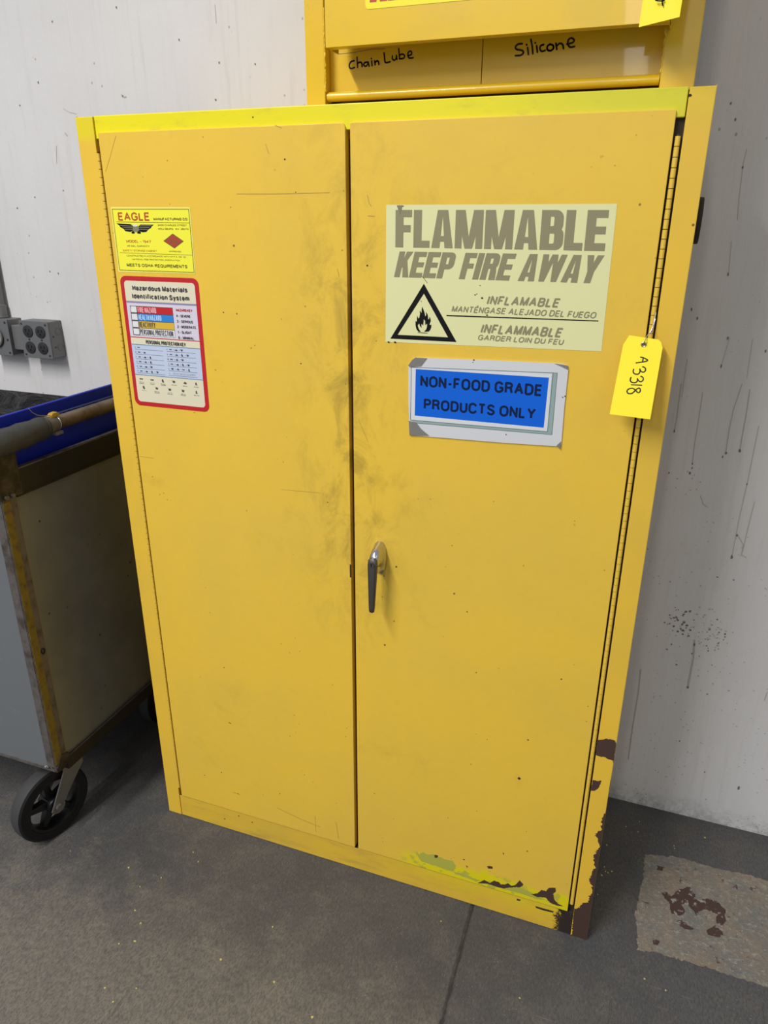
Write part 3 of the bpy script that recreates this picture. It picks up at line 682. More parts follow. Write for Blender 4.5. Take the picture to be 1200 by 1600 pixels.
for t, hw, th, y in ((0, .0050, .0030, -.0440), (.03, .0088, .0055, -.0435), (.12, .0098, .0068, -.0435), (.5, .0082, .0056, -.0440), (.9, .0062, .0046, -.0445), (.98, .0054, .0040, -.0445), (1, .0030, .0022, -.0445)):
    zz = .8715 - t * .1185; r = []
    for k in range(16):
        a = 2 * PI * k / 16; ca, sa = math.cos(a), math.sin(a)
        r.append((.6035 - .002 * t + hw * math.copysign(abs(ca) ** .7, ca), y + th * math.copysign(abs(sa) ** .7, sa), zz))
    rs.append(r)
rings(bm, rs); bmesh.ops.recalc_face_normals(bm, faces=bm.faces); build('lever', bm, M_castgrey, hd, smooth=50)['label'] = 'dull grey lever hanging down'
bm = bmesh.new(); cyl(bm, (.6033, -.0505, .860), (0, 1, 0), .0055, .0018, 16); build('lock_cylinder', bm, M_castgrey, hd, smooth=40)
boxo('keyhole', (.6024, .6042, -.0518, -.0513, .8568, .8632), M_black, hd)

# ---------------------------------------------------------------- stickers (parts of the cabinet, print as sub-parts)
YS = yd - .0004
M_ey = mat('sticker_yellow', (0.88, 0.83, 0.045), .4); M_eyl = mat('sticker_edge', (0.86, 0.80, 0.22), .4)
M_olive = mat('print_olive', (0.13, 0.12, 0.015), .5); M_org = mat('print_rust_red', (0.46, 0.085, 0.012), .5)
M_red = mat('print_red', (0.50, 0.012, 0.018), .4); M_fmred = mat('print_brick_red', (0.42, 0.045, 0.03), .4)
def sheet(name, pts, y0, y1, m_, parent):
    bm = bmesh.new(); slab(bm, pts, y0, y1); return build(name, bm, m_, parent)
# (1) maker's plate sticker
E9 = zm(180, 325, 9.23, YS)
def T9(P, s_, bl, tr, mi, bold=0.0, shear=0.0):
    a = E9(*bl); P.caps(s_, a[0], E9(tr[0], bl[1])[0], a[1], E9(bl[0], tr[1])[1], mi, bold, shear)
st1 = sheet('maker_sticker', [(.0575, 1.3805), (.2325, 1.3815), (.2330, 1.4965), (.0575, 1.4970)], YS, yd, M_eyl, cab); st1['label'] = 'yellow maker sticker with an eagle emblem'
P = Print(YS - .0002); P.rect(.0592, .2312, 1.3825, 1.4948, 0); P.done('face_panel', [M_ey], st1)
P = Print(YS - .0004)
P.frame(.0600, .2305, 1.3835, 1.4940, .0011, 0)
T9(P, 'EAGLE', (50, 183), (503, 62), 1, .17)
T9(P, 'MANUFACTURING CO.', (555, 178), (1055, 140), 0, .20)
P.stroke([E9(20, 200), E9(1065, 215)], .0008, 0)
T9(P, '2400 CHARLES STREET', (615, 259), (1035, 234), 0, .15); T9(P, 'WELLSBURG, WV  26070', (620, 312), (1058, 287), 0, .17)
T9(P, 'MODEL - 1947', (165, 498), (518, 460), 1, .15); T9(P, '45 GAL. CAPACITY', (178, 557), (495, 534), 0, .16)
T9(P, 'SAFETY STORAGE CABINET', (115, 624), (603, 598), 1, .12)
P.stroke([E9(70, 644), E9(1115, 680)], .0007, 0)
T9(P, 'APPROVED', (778, 636), (950, 614), 0, .15)
T9(P, 'CONSTRUCTED IN ACCORDANCE WITH N.F.P.A. NO. 30', (168, 697), (1018, 676), 0, .13)
T9(P, 'NATIONAL FIRE PROTECTION ASSOCIATION', (250, 749), (935, 728), 0, .13)
T9(P, 'MEETS OSHA REQUIREMENTS', (172, 844), (1042, 797), 0, .19)
P.done('lettering', [M_olive, M_org], st1)
P = Print(YS - .0004)
c1 = [E9(830, 368), E9(990, 480), E9(856, 584), E9(696, 476)]; P.poly(c1, 0)
P.y -= .0002; P.poly([E9(831, 384), E9(968, 480), E9(856, 567), E9(718, 477)], 1)
P.y -= .0002
P.stroke([E9(803, 505), E9(795, 462), E9(822, 462)], .0016, 0); P.stroke([E9(799, 482), E9(818, 483)], .0014, 0)
P.stroke([E9(855, 505), E9(850, 465), E9(868, 490), E9(882, 466), E9(888, 507)], .0016, 0)
P.done('diamond_mark', [M_olive, M_fmred], st1)
P = Print(YS - .0004)          # spread-winged bird emblem
P.poly([E9(20, 222), E9(225, 232), E9(262, 262), E9(258, 330), E9(215, 345), E9(150, 335), E9(120, 300), E9(75, 275), E9(60, 250)], 0)
P.poly([E9(558, 240), E9(368, 238), E9(335, 262), E9(340, 330), E9(395, 350), E9(450, 345), E9(480, 310), E9(515, 290), E9(525, 268)], 0)
P.poly([E9(255, 262), E9(340, 262), E9(345, 330), E9(300, 350), E9(255, 330)], 1)
P.poly([E9(235, 345), E9(262, 330), E9(285, 350), E9(280, 370), E9(240, 368)], 0); P.poly([E9(315, 350), E9(340, 330), E9(372, 345), E9(370, 372), E9(322, 368)], 0)
P.y -= .0002
for a_, b2 in (((75, 250), (250, 262)), ((110, 275), (250, 285)), ((140, 305), (250, 308)), ((350, 258), (525, 256)), ((350, 282), (500, 282)), ((350, 306), (470, 310))): P.stroke([E9(*a_), E9(*b2)], .0010, 1)
P.poly([E9(262, 262), E9(268, 238), E9(295, 232), E9(322, 245), E9(318, 262), E9(290, 268)], 2)
P.done('eagle_emblem', [M_black, mat('print_grey', (0.22, 0.21, 0.12), .5), M_white], st1)

# (2) hazard key sticker with the red border
HZ = zm(170, 420, 6.667, YS)
M_cream = mat('print_cream', (0.71, 0.66, 0.49), .45); M_lav = mat('print_lavender', (0.25, 0.23, 0.40), .5)
M_pale = mat('print_pale_blue', (0.50, 0.57, 0.74), .45); M_pale2 = mat('print_pale_lilac', (0.64, 0.60, 0.70), .45)
M_hblue = mat('print_sky_blue', (0.02, 0.21, 0.62), .45); M_hyel = mat('print_gold', (0.66, 0.43, 0.04), .45)
M_teal = mat('print_teal_line', (0.13, 0.25, 0.36), .5); M_pink = mat('print_pink', (0.78, 0.42, 0.46), .45)
M_ink = mat('print_soft_ink', (0.06, 0.055, 0.065), .5); M_lblue = mat('print_light_blue', (0.42, 0.62, 0.88), .45)
st2 = sheet('hazard_key_sticker', rrect(.0580, .2372, 1.1165, 1.3735, .013), YS, yd, M_red, cab); st2['label'] = 'red-bordered white hazard key sticker'
def hz_z(v, u=560): return HZ(u, v)[1]
X0, X1 = .0668, .2285
zT, zB = 1.3648, 1.1252
z1_ = HZ(205, 340)[1]; z2_ = HZ(240, 708)[1]; z3_ = HZ(255, 785)[1]; z4_ = HZ(290, 1100)[1]
P = Print(YS - .0002)
rr_ = rrect(X0, X1, zB, zT, .007)
P.poly([p for p in rr_ if p[1] > z1_] + [(X0, z1_), (X1, z1_)], 0)
P.rect(X0, X1, z2_, z1_, 1); P.rect(X0, X1, z3_, z2_, 0); P.rect(X0, X1, z4_, z3_, 2)
P.poly([(X1, z4_), (X0, z4_)] + [p for p in rr_ if p[1] < z4_], 0)
P.done('panels', [M_cream, M_pale2, M_pale], st2)
P = Print(YS - .0004)
P.rect(X0, X1, z1_ - .0022, z1_ + .0012, 1); P.rect(X0, X1, z2_ - .0008, z2_ + .0008, 2)
P.rect(X0, X1, z3_ - .0006, z3_ + .0008, 3); P.rect(X0, X1, z4_ - .0006, z4_ + .0008, 3)
def TH(s_, bl, tr, mi, bold=0.0):
    a = HZ(*bl); x1_ = HZ(tr[0], bl[1])[0]; z1_ = HZ(bl[0], tr[1])[1]
    P.caps(s_, a[0], x1_, a[1], z1_, mi, bold)
tx0, tx1 = HZ(300, 440)[0], HZ(668, 440)[0]; bx0 = HZ(228, 440)[0]
zr = [HZ(228, 383)[1] - k * (HZ(228, 383)[1] - HZ(250, 688)[1]) / 4 for k in range(5)]
for k, mi in enumerate((4, 5, 6, 7)):
    P.rect(bx0, tx1, zr[k + 1], zr[k], 0)
P.y -= .0002
for k, mi in enumerate((4, 5, 6, 7)):
    P.rect(tx0, tx1 - .0004, zr[k + 1] + .0006, zr[k] - .0006, mi); P.rect(bx0 + .0016, tx0 - .0016, zr[k + 1] + .0016, zr[k] - .0012, 7)
P.y -= .0002
for k, (s_, mi, wf) in enumerate((('FIRE HAZARD', 8, .54), ('HEALTH HAZARD', 9, .67), ('REACTIVITY', 0, .47), ('PERSONAL PROTECTION', 0, .96))):
    P.caps(s_, tx0 + .0010, tx0 + .0010 + (tx1 - tx0 - .002) * wf, zr[k + 1] + .0018, zr[k] - .0018, mi, .17)
TH('Hazardous Materials', (250, 224), (820, 170), 0, .20); TH('Identification System', (248, 308), (840, 255), 0, .20)
TH('HAZARD KEY', (702, 443), (872, 414), 2, .17)
for s_, bl, tr in (('4 - SEVERE', (706, 503), (852, 475)), ('3 - SERIOUS', (712, 560), (878, 531)), ('2 - MODERATE', (716, 616), (910, 587)), ('1 - SLIGHT', (722, 673), (865, 644)), ('0 - MINIMAL', (728, 730), (890, 701))):
    TH(s_, bl, tr, 0, .17)
TH('PERSONAL PROTECTION KEY', (390, 781), (802, 742), 0, .18)
# key rows: letter, small symbols joined by plus signs
def gog(cx, cz, s_=.0020):
    P.rect(cx - s_ * 1.6, cx + s_ * 1.6, cz + s_ * .3, cz + s_ * .5, 0); P.rect(cx - s_ * 1.3, cx - s_ * .2, cz - s_ * .4, cz + s_ * .4, 0); P.rect(cx + s_ * .2, cx + s_ * 1.3, cz - s_ * .4, cz + s_ * .4, 0)
def glove(cx, cz, s_=.0020): P.poly([(cx - 1.5 * s_, cz - .3 * s_), (cx - .4 * s_, cz + .3 * s_), (cx, cz + .9 * s_), (cx + .6 * s_, cz + .4 * s_), (cx + 1.4 * s_, cz + .3 * s_), (cx + 1.3 * s_, cz - .8 * s_), (cx - .6 * s_, cz - .8 * s_)], 0)
def apron(cx, cz, s_=.0020): P.poly([(cx - .7 * s_, cz + 1.1 * s_), (cx + .2 * s_, cz + 1.2 * s_), (cx + .5 * s_, cz + .3 * s_), (cx + .9 * s_, cz - 1.1 * s_), (cx - .4 * s_, cz - 1.2 * s_), (cx - .9 * s_, cz)], 0)
def mask_(cx, cz, s_=.0020):
    P.poly([(cx + 1.1 * s_ * math.cos(k * PI / 4), cz + .8 * s_ * math.sin(k * PI / 4)) for k in range(8)], 0)
    P.stroke([(cx - 1.5 * s_, cz + s_), (cx + 1.5 * s_, cz + s_ * .6)], .0005, 0)
def boot(cx, cz, s_=.0024): P.poly([(cx - .5 * s_, cz + s_), (cx + .4 * s_, cz + s_), (cx + .4 * s_, cz - .3 * s_), (cx + 1.1 * s_, cz - s_), (cx - .6 * s_, cz - s_)], 0)
def plus(cx, cz, s_=.0007): P.rect(cx - s_, cx + s_, cz - s_ * .3, cz + s_ * .3, 0); P.rect(cx - s_ * .3, cx + s_ * .3, cz - s_, cz + s_, 0)
rowsL = ['g', 'gh', 'gha', 'fha', 'ghm', 'gham']; rowsR = ['ghm', 'fham', 'ghm', 'fham', 'mhfb', '']
fn = {'g': gog, 'h': glove, 'a': apron, 'f': gog, 'm': mask_, 'b': boot}
for side, (rows, xs) in enumerate(((rowsL, X0 + .008), (rowsR, X0 + .084))):
    for k, r in enumerate(rows):
        z_ = z3_ - .0055 - k * (z3_ - z4_ - .004) / 6 - .001 * side * 0
        P.text('ABCDEFGHIJKX'[k + 6 * side], xs - .0005, xs + .0015, z_ - .0012, z_ + .0012, 0)
        xx = xs + .0085
        for j, ch in enumerate(r):
            fn[ch](xx, z_); xx += .0075
            if j < len(r) - 1: plus(xx, z_)
            xx += .0065 - .001
        P.rect(xs - .001, xs + .066, z_ - .0040, z_ - .0036, 0)
z_ = z3_ - .0055 - 5 * (z3_ - z4_ - .004) / 6
for dz in (.0012, -.0010): P.text('Ask your supervisor for guidance', X0 + .093, X0 + .146, z_ + dz - .0006, z_ + dz + .0008, 0)
icons = [(gog, 'Safety Glasses'), (gog, 'Splash Goggles'), (apron, 'Face Shield'), (mask_, 'Hood'), (glove, 'Gloves'), (boot, 'Suit')]
for k, (f_, t_) in enumerate(icons):
    cx = X0 + .014 + k * .0262; cz = z4_ - .0085; f_(cx, cz, .0027)
    P.text(t_.split()[0], cx - .0055, cx + .0055, cz - .0072, cz - .0054, 0)
    if ' ' in t_: P.text(t_.split()[1], cx - .0055, cx + .0055, cz - .0098, cz - .0080, 0)
icons = [(apron, 'Apron'), (mask_, 'Dust Mask'), (mask_, 'Vapor Mask'), (mask_, 'Air Mask'), (boot, 'Boots')]
for k, (f_, t_) in enumerate(icons):
    cx = X0 + .018 + k * .0315; cz = z4_ - .0255; f_(cx, cz, .0027)
    P.text(t_.split()[0], cx - .006, cx + .006, cz - .0072, cz - .0054, 0)
    if ' ' in t_: P.text(t_.split()[1], cx - .006, cx + .006, cz - .0098, cz - .0080, 0)
P.done('lettering', [M_ink, M_lav, M_red, M_teal, M_red, M_hblue, M_hyel, M_white, M_pink, M_lblue], st2)

# (3) large flammable sticker
FS = zm(580, 300, 3.0, YS)
M_fl = mat('sticker_pale_yellow', (0.735, 0.725, 0.375), .42); M_khaki = mat('print_khaki_grey', (0.258, 0.228, 0.125), .5)
st3 = sheet('flammable_sticker', [(.6125, 1.2775), (.9800, 1.2835), (.9785, 1.5010), (.6125, 1.5000)], YS, yd, M_fl, cab)
st3['label'] = 'large pale yellow flammable warning sticker'
P = Print(YS - .0003)
def TF(s_, bl, tr, mi=0, bold=0.0, shear=0.0, hv=False):
    a = FS(*bl); x1_ = FS(tr[0], bl[1])[0]; z1_ = FS(bl[0], tr[1])[1]
    if hv: P.heavy(s_, a[0], x1_, a[1], z1_, mi, shear)
    else: P.caps(s_, a[0], x1_, a[1], z1_, mi, bold, shear, .19)
TF('FLAMMABLE', (113, 259), (1096, 84), hv=True)
TF('KEEP FIRE AWAY', (107, 398), (1083, 278), shear=.24, hv=True)
TF('INFLAMABLE', (540, 528), (888, 485), 0, .17, .22); TF('MANT\u00c9NGASE ALEJADO DEL FUEGO', (376, 562), (1060, 533), 0, .155, .20)
TF('INFLAMMABLE', (511, 662), (902, 617), 0, .17, .22); TF('GARDER LOIN DU FEU', (499, 694), (906, 668), 0, .165, .20)
P.done('lettering', [M_khaki], st3)
P = Print(YS - .0003)
o_ = [FS(247, 430), FS(400, 703), FS(90, 687)]; i_ = [FS(247, 476), FS(360, 681), FS(124, 669)]
for k in range(3): P.poly([o_[k], o_[(k + 1) % 3], i_[(k + 1) % 3], i_[k]], 0)
P.poly([FS(353, 576), FS(1065, 602), FS(1065, 607), FS(353, 582)], 0)
F6 = zm(640, 455, 20.0, YS)
P.poly([F6(*q) for q in ((185, 935), (225, 950), (235, 760), (275, 850), (300, 830), (325, 720), (320, 600), (375, 680), (378, 560), (400, 480), (440, 590), (475, 700), (490, 790), (520, 740), (512, 640), (560, 720), (575, 800), (580, 880), (610, 870), (625, 800), (655, 860), (662, 930),
                             (640, 990), (620, 1040), (650, 1060), (680, 1040), (678, 1120), (650, 1200), (600, 1260), (455, 1265), (520, 1190), (545, 1110), (545, 1010), (490, 1060), (485, 930), (445, 870), (425, 1080), (370, 1010), (372, 1150), (320, 1080), (300, 1000), (255, 1070), (285, 1170), (350, 1270), (270, 1262), (210, 1180), (185, 1060))], 0)
P.poly([F6(245, 1282), F6(400, 1288), F6(570, 1305), F6(555, 1318), F6(400, 1310), F6(260, 1298)], 0)
P.done('flame_pictogram', [M_black], st3)
P = Print(YS - .0006)
for u, v, r in ((510, 438, .0009), (487, 482, .0012), (495, 478, .0009), (520, 497, .0018), (543, 577, .0016), (235, 512, .0008), (82, 703, .0018), (112, 704, .0020), (150, 66, .0010)):
    cx, cz = FS(u, v); P.poly([(cx + r * 1.2 * math.cos(k * PI / 3), cz + r * .8 * math.sin(k * PI / 3)) for k in range(6)], 0)
P.stroke([FS(236, 392), FS(250, 408), FS(263, 426)], .0007, 0)
P.poly([FS(120, 62), FS(148, 62), FS(140, 90), FS(135, 108), (FS(128, 85))], 1)
P.done('scuffs', [M_dirt_shade, mat('scuff_grey', (0.2, 0.19, 0.12), .6)], st3)

# ---------------------------------------------------------------- framed blue notice taped to the right door (lifts off)
NS = zm(620, 540, 4.286, YS)
root = tag(empty('notice_sign', (.66, -.003, 1.117)), 'white-bordered blue notice sign for non-food products, taped on the right door', 'sign')
def notice(name, bm_or_print, mats):
    o = build(name, bm_or_print, mats, root); o.data.transform(Matrix.Translation((-.66, .003, -1.117))); return o
bm = bmesh.new(); slab(bm, [NS(*q) for q in ((80, 128), (100, 100), (128, 80), (600, 97), (1065, 118), (1110, 122), (1146, 134), (1150, 160), (1122, 420), (1102, 660), (1092, 674), (700, 648), (300, 615), (88, 598), (80, 360))], yd - .0024, yd)
notice('backing', bm, mat('sign_white', (0.62, 0.63, 0.66), .4))
yN = yd - .0026
P = Print(yN); P.poly([NS(100, 143), NS(1076, 182), NS(1040, 594), NS(128, 516), NS(92, 496)], 0)
P.y -= .0002; P.poly([NS(103, 146), NS(1042, 185), NS(1008, 572), NS(97, 494)], 1)
notice('mat_board', P.bm, [mat('sign_teal_shadow_line', (0.27, 0.38, 0.37), .5), mat('sign_inner_white', (0.66, 0.68, 0.71), .4)])
P = Print(yN - .0002)
for a_, b2 in (((100, 143), (1076, 182)), ((1076, 182), (1040, 594)), ((1040, 594), (125, 516)), ((97, 496), (1010, 575)), ((1010, 575), (1048, 186)), ((100, 143), (95, 496))): P.stroke([NS(*a_), NS(*b2)], .0007, 0)
notice('outline', P.bm, [mat('sign_grey_line', (0.12, 0.13, 0.14), .5)])
P = Print(yN - .0004); P.poly([NS(130, 155), NS(1020, 213), NS(985, 547), NS(123, 466)], 0)
notice('blue_panel', P.bm, [mat('sign_blue', (0.0, 0.115, 0.66), .6, spec=.25)])
P = Print(yN - .0006)
a = NS(160, 272); P.caps('NON-FOOD GRADE', a[0], NS(974, 330)[0], a[1], NS(160, 197)[1], 0, .165)
a = NS(183, 424); P.caps('PRODUCTS ONLY', a[0], NS(930, 480)[0], a[1], NS(183, 352)[1], 0, .165)
notice('lettering', P.bm, [mat('sign_navy_text', (0.003, 0.014, 0.060), .6, spec=.15)])
M_tape = mat('grimy_tape', (0.20, 0.19, 0.175), .35, bump=(60, .6, .002))
for pts in ([(80, 130), (105, 95), (128, 79), (205, 83), (165, 135), (90, 142)], [(84, 502), (132, 512), (165, 555), (218, 600), (88, 598)], [(1060, 118), (1146, 132), (1148, 160), (1110, 140)], [(1070, 668), (1100, 640), (1096, 690)]):
    bm = bmesh.new(); slab(bm, [NS(*q) for q in pts], yN - .0010, yN); notice('tape_corner', bm, M_tape)
P = Print(yN - .0003)
for u, v, r in ((518, 95, .0016), (512, 110, .0010), (1128, 337, .0014), (1112, 344, .0012), (733, 593, .0012)):
    cx, cz = NS(u, v); P.poly([(cx + r * math.cos(k * PI / 3), cz + r * .8 * math.sin(k * PI / 3)) for k in range(6)], 0)
notice('specks', P.bm, [M_dirt_shade])

# ---------------------------------------------------------------- hanging tags
def card(pts3, th, name, m_, parent):
    bm = bmesh.new(); n = len(pts3)
    a_ = [bm.verts.new(p) for p in pts3]; b2 = [bm.verts.new(Vector(p) + Vector((0, th, 0))) for p in pts3]
    bm.faces.new(a_); bm.faces.new(list(reversed(b2)))
    for i in range(n): bm.faces.new((a_[i], b2[i], b2[(i + 1) % n], a_[(i + 1) % n]))
    bmesh.ops.recalc_face_normals(bm, faces=bm.faces); return build(name, bm, m_, parent)
def pt(z_): return -.016 - .040 * (1.305 - z_) / .12      # the tag leans out towards its foot
def tagp(u, v, off=0.0):
    q = on_plane(u, v, 1, -.02)
    for _ in range(4): q = on_plane(u, v, 1, pt(q.z) - off)
    return q
T6 = lambda u, v, off=0.0: tagp(920 + u / 6, 450 + v / 6, off)
tg = tag(empty('hanging_tag', (0, 0, 0)), 'yellow tag marked A3318 wired to the right-hand door hinge', 'tag')
card([T6(*q) for q in ((380, 443), (655, 484), (678, 510), (692, 560), (575, 1232), (195, 1182), (258, 855), (322, 530))], .0005, 'card', M_tag, tg)
bm = bmesh.new(); c0 = T6(515, 530, .0004)
tube(bm, [c0 + Vector((.0032 * math.cos(k * PI / 8), 0, .0032 * math.sin(k * PI / 8))) for k in range(16)], .0013, 8, closed=True)
build('eyelet', bm, M_brass, tg, smooth=True)
bm = bmesh.new()
bmh = [c0 + Vector((.0022 * math.cos(k * PI / 6), -.0002, .0022 * math.sin(k * PI / 6))) for k in range(12)]
bm.faces.new([bm.verts.new(p) for p in bmh]); build('eyelet_hole', bm, M_dirt_shade, tg)
hk = on_plane(1025, 488, 1, -.004)
tubeo('wire', [c0 + Vector((0, -.002, -.001)), c0 + Vector((.001, -.005, .006)), T6(545, 450, .001), on_plane(1018, 516, 1, -.010), on_plane(1020, 510, 1, -.008), hk, on_plane(1024, 498, 1, -.0015), on_plane(1021, 512, 1, -.006)], .0007, M_wire, tg, 6)
bm = bmesh.new(); cyl(bm, on_plane(1019, 516, 1, -.009), (.2, 0, 1), .0016, .006, 8); build('wire_knot', bm, M_wire, tg, smooth=True)
def scribble(name, strokes, fn_, wd, m_, parent):
    """marker strokes lying on whatever surface fn_ returns (an x-y-z point per traced point)"""
    bm = bmesh.new()
    for st in strokes:
        P3 = [Vector(fn_(*q)) for q in st]
        # light smoothing
        Q = [P3[0]]
        for i in range(len(P3) - 1):
            p0 = P3[max(i - 1, 0)]; p1 = P3[i]; p2 = P3[i + 1]; p3 = P3[min(i + 2, len(P3) - 1)]
            for k in range(1, 4):
                t = k / 3; Q.append(.5 * ((2 * p1) + (-p0 + p2) * t + (2 * p0 - 5 * p1 + 4 * p2 - p3) * t * t + (-p0 + 3 * p1 - 3 * p2 + p3) * t ** 3))
        for a_, b2 in zip(Q, Q[1:]):
            d = b2 - a_
            if d.length < 1e-6: continue
            nn = Vector((-d.z, 0, d.x)).normalized() * wd / 2
            bm.faces.new([bm.verts.new(p) for p in (a_ + nn, a_ - nn, b2 - nn, b2 + nn)])
        for p in Q: bm.faces.new([bm.verts.new(p + Vector((math.cos(k * PI / 3), 0, math.sin(k * PI / 3))) * wd / 2) for k in range(6)])
    for f in bm.faces:
        f.normal_update()
        if f.normal.y > 0: f.normal_flip()
    return build(name, bm, m_, parent)
scribble('handwriting', [[(486, 648), (520, 658), (552, 678), (520, 692), (443, 702)], [(512, 655), (502, 694)],
    [(505, 738), (528, 750), (530, 775), (510, 790), (486, 778), (478, 760), (480, 785), (462, 808), (432, 806), (416, 788), (420, 762)],
    [(488, 828), (508, 840), (508, 865), (486, 880), (466, 868), (455, 850), (455, 872), (436, 888), (405, 885), (388, 866), (396, 838)],
    [(495, 912), (450, 910), (400, 908)],
    [(440, 955), (470, 938), (482, 950), (480, 972), (462, 982), (440, 962), (415, 942), (378, 945), (358, 965), (368, 988), (400, 990), (425, 972), (442, 953)]],
    lambda u, v: T6(u, v, .0003), .0020, M_marker, tg)
tg['label'] = 'yellow tag marked A3318 wired to the right-hand door hinge'

# ---------------------------------------------------------------- upper cabinet
UX0, UX1, UY = .458, 1.062, .030
up = tag(empty('wall_cabinet', (0, 0, H)), 'glossy yellow steel cabinet standing on top of the large cabinet', 'cabinet')
def ub(name, bm, mats, bevel=0.0, smooth=False, parent=None):
    bm.transform(Matrix.Translation((0, 0, -H))); return build(name, bm, mats, parent or up, bevel, smooth)
zb, zt = H + .0005, 2.25
bm = bmesh.new(); box(bm, UX0, UX0 + .0016, UY + .001, .44, zb, zt); box(bm, UX1 - .0016, UX1, UY + .001, .44, zb, zt); box(bm, UX0, UX1, .4385, .44, zb, zt); box(bm, UX0, UX1, UY + .03, .44, zb, zb + .0015); box(bm, UX0, UX1, UY, .44, zt, zt + .0015)
bmesh.ops.recalc_face_normals(bm, faces=bm.faces); ub('body', bm, M_upper)
RP = UY + .022
RX0, RX1 = on_plane(516, 120, 1, RP).x, on_plane(1035, 100, 1, RP).x
for a_, b2 in ((UX0, RX0), (RX1, UX1)):
    bm = bmesh.new(); box(bm, a_, b2, UY, RP + .004, zb, zt); bmesh.ops.recalc_face_normals(bm, faces=bm.faces); ub('frame_strip', bm, M_upper, .0015)
XS = on_plane(753, 100, 1, RP).x
for a_, b2 in ((RX0, XS - .0006), (XS + .0006, RX1)):
    bm = bmesh.new(); box(bm, a_, b2, RP, RP + .004, zb + .018, 1.90); bmesh.ops.recalc_face_normals(bm, faces=bm.faces); ub('bin_front', bm, M_upper, .0005)
bm = bmesh.new(); box(bm, RX0, RX1, RP + .005, RP + .007, zb, 1.92); bmesh.ops.recalc_face_normals(bm, faces=bm.faces); ub('bin_back', bm, M_inner)
zr_ = on_plane(513, 150, 1, UY + .004).z
bm = bmesh.new(); tube(bm, [(RX0 + .001, UY + .010, zr_ - .001), (RX1 - .001, UY + .010, zr_ - .001)], .0072, 16); ub('rolled_rail', bm, M_upper, smooth=50)
# weld beads down both inner corners
for xw in (RX0, RX1):
    bm = bmesh.new(); pts = []; rad = []
    for k in range(46):
        z_ = zr_ + .006 + k * .0026; pts.append((xw + random.uniform(-.0007, .0007), UY + .002 + random.uniform(-.0008, .0008), z_)); rad.append(random.uniform(.0012, .0024))
    tube(bm, pts, rad, 8); ub('weld_bead', bm, M_upper, smooth=60)
# overhanging lid / drop door
LY0, LY1 = -.022, .012
lz = on_plane(508, 75, 1, LY0).z; lx0 = on_plane(507, 60, 1, LY0).x; lx1 = 1.022
bm = bmesh.new(); box(bm, lx0, lx1, LY0, LY0 + .003, lz, 2.15); box(bm, lx0, lx0 + .002, LY0, UY - .001, lz, 2.15); box(bm, lx1 - .002, lx1, LY0, UY - .001, lz, 2.15); box(bm, lx0, lx1, LY0 + .003, LY0 + .018, lz, lz + .002)
bmesh.ops.recalc_face_normals(bm, faces=bm.faces); lid = ub('lid', bm, M_upper, .0006)
# label on the lid: only its foot is inside the picture
sg = on_plane(571, 15, 1, LY0)
sgz = sg.z; sgx = sg.x
M_usy = mat('lid_label_yellow', (0.90, 0.78, 0.004), .35)
bm = bmesh.new(); slab(bm, rrect(sgx, .975, sgz, 1.915, .006), LY0 - .0006, LY0); lb = ub('warning_label', bm, M_usy); lb['label'] = 'bright yellow label with red capitals on the lid'
P = Print(LY0 - .0009); P.heavy('KEEP FIRE AWAY', on_plane(578, 3, 1, LY0).x, .955, on_plane(578, 4, 1, LY0).z, on_plane(578, 4, 1, LY0).z + .045)
P.bm.transform(Matrix.Translation((0, 0, -H))); build('lettering', P.bm, [mat('label_red', (0.50, 0.03, 0.015), .4)], lb)
# marker writing on the bin fronts
CH = lambda u, v: on_plane(460 + u / 3.529, v / 3.529, 1, RP - .0004) - Vector((0, 0, H))
scribble('handwriting', [[(330, 335), (312, 340), (302, 360), (310, 378), (332, 372)], [(345, 315), (348, 372)], [(348, 350), (362, 342), (372, 350), (373, 368)],
    [(405, 342), (388, 345), (382, 358), (394, 366), (406, 350), (407, 343), (412, 366)], [(426, 336), (428, 362)], [(424, 322), (425, 324)], [(442, 335), (445, 358)], [(445, 345), (456, 335), (464, 342), (466, 356)],
    [(494, 292), (497, 318), (502, 345), (528, 340)], [(540, 308), (540, 325), (552, 332), (562, 320), (562, 305), (565, 328)], [(575, 268), (580, 325)], [(580, 305), (595, 298), (608, 308), (600, 322), (582, 324)],
    [(625, 308), (645, 300), (645, 285), (632, 284), (625, 300), (632, 320), (655, 318)]], CH, .0024, M_marker, up)
SI = lambda u, v: on_plane(780 + u / 3.333, v / 3.333, 1, RP - .0004) - Vector((0, 0, H))
scribble('handwriting', [[(120, 228), (98, 230), (84, 245), (92, 258), (118, 262), (126, 275), (112, 288), (84, 290)], [(148, 248), (152, 284)], [(142, 232), (143, 234)], [(165, 205), (172, 245), (175, 280)], [(195, 238), (199, 272)], [(188, 222), (189, 224)],
    [(232, 232), (216, 238), (212, 255), (222, 268), (240, 262)], [(262, 232), (250, 242), (252, 260), (268, 264), (282, 252), (280, 236), (262, 230)], [(295, 225), (300, 258)], [(300, 240), (315, 226), (330, 232), (335, 254)],
    [(352, 230), (382, 222), (390, 208), (376, 198), (360, 208), (358, 230), (370, 246), (392, 242)]], SI, .0026, M_marker, up)
# smear lines left on the bin front
P = Print(RP - .0003); P.stroke([on_plane(460 + u / 3.529, v / 3.529, 1, RP).xz for u, v in ((240, 298), (330, 290), (420, 272), (500, 268))], .0008, 0)
P.bm.transform(Matrix.Translation((0, 0, -H))); build('scratches', P.bm, [M_drip2], up)

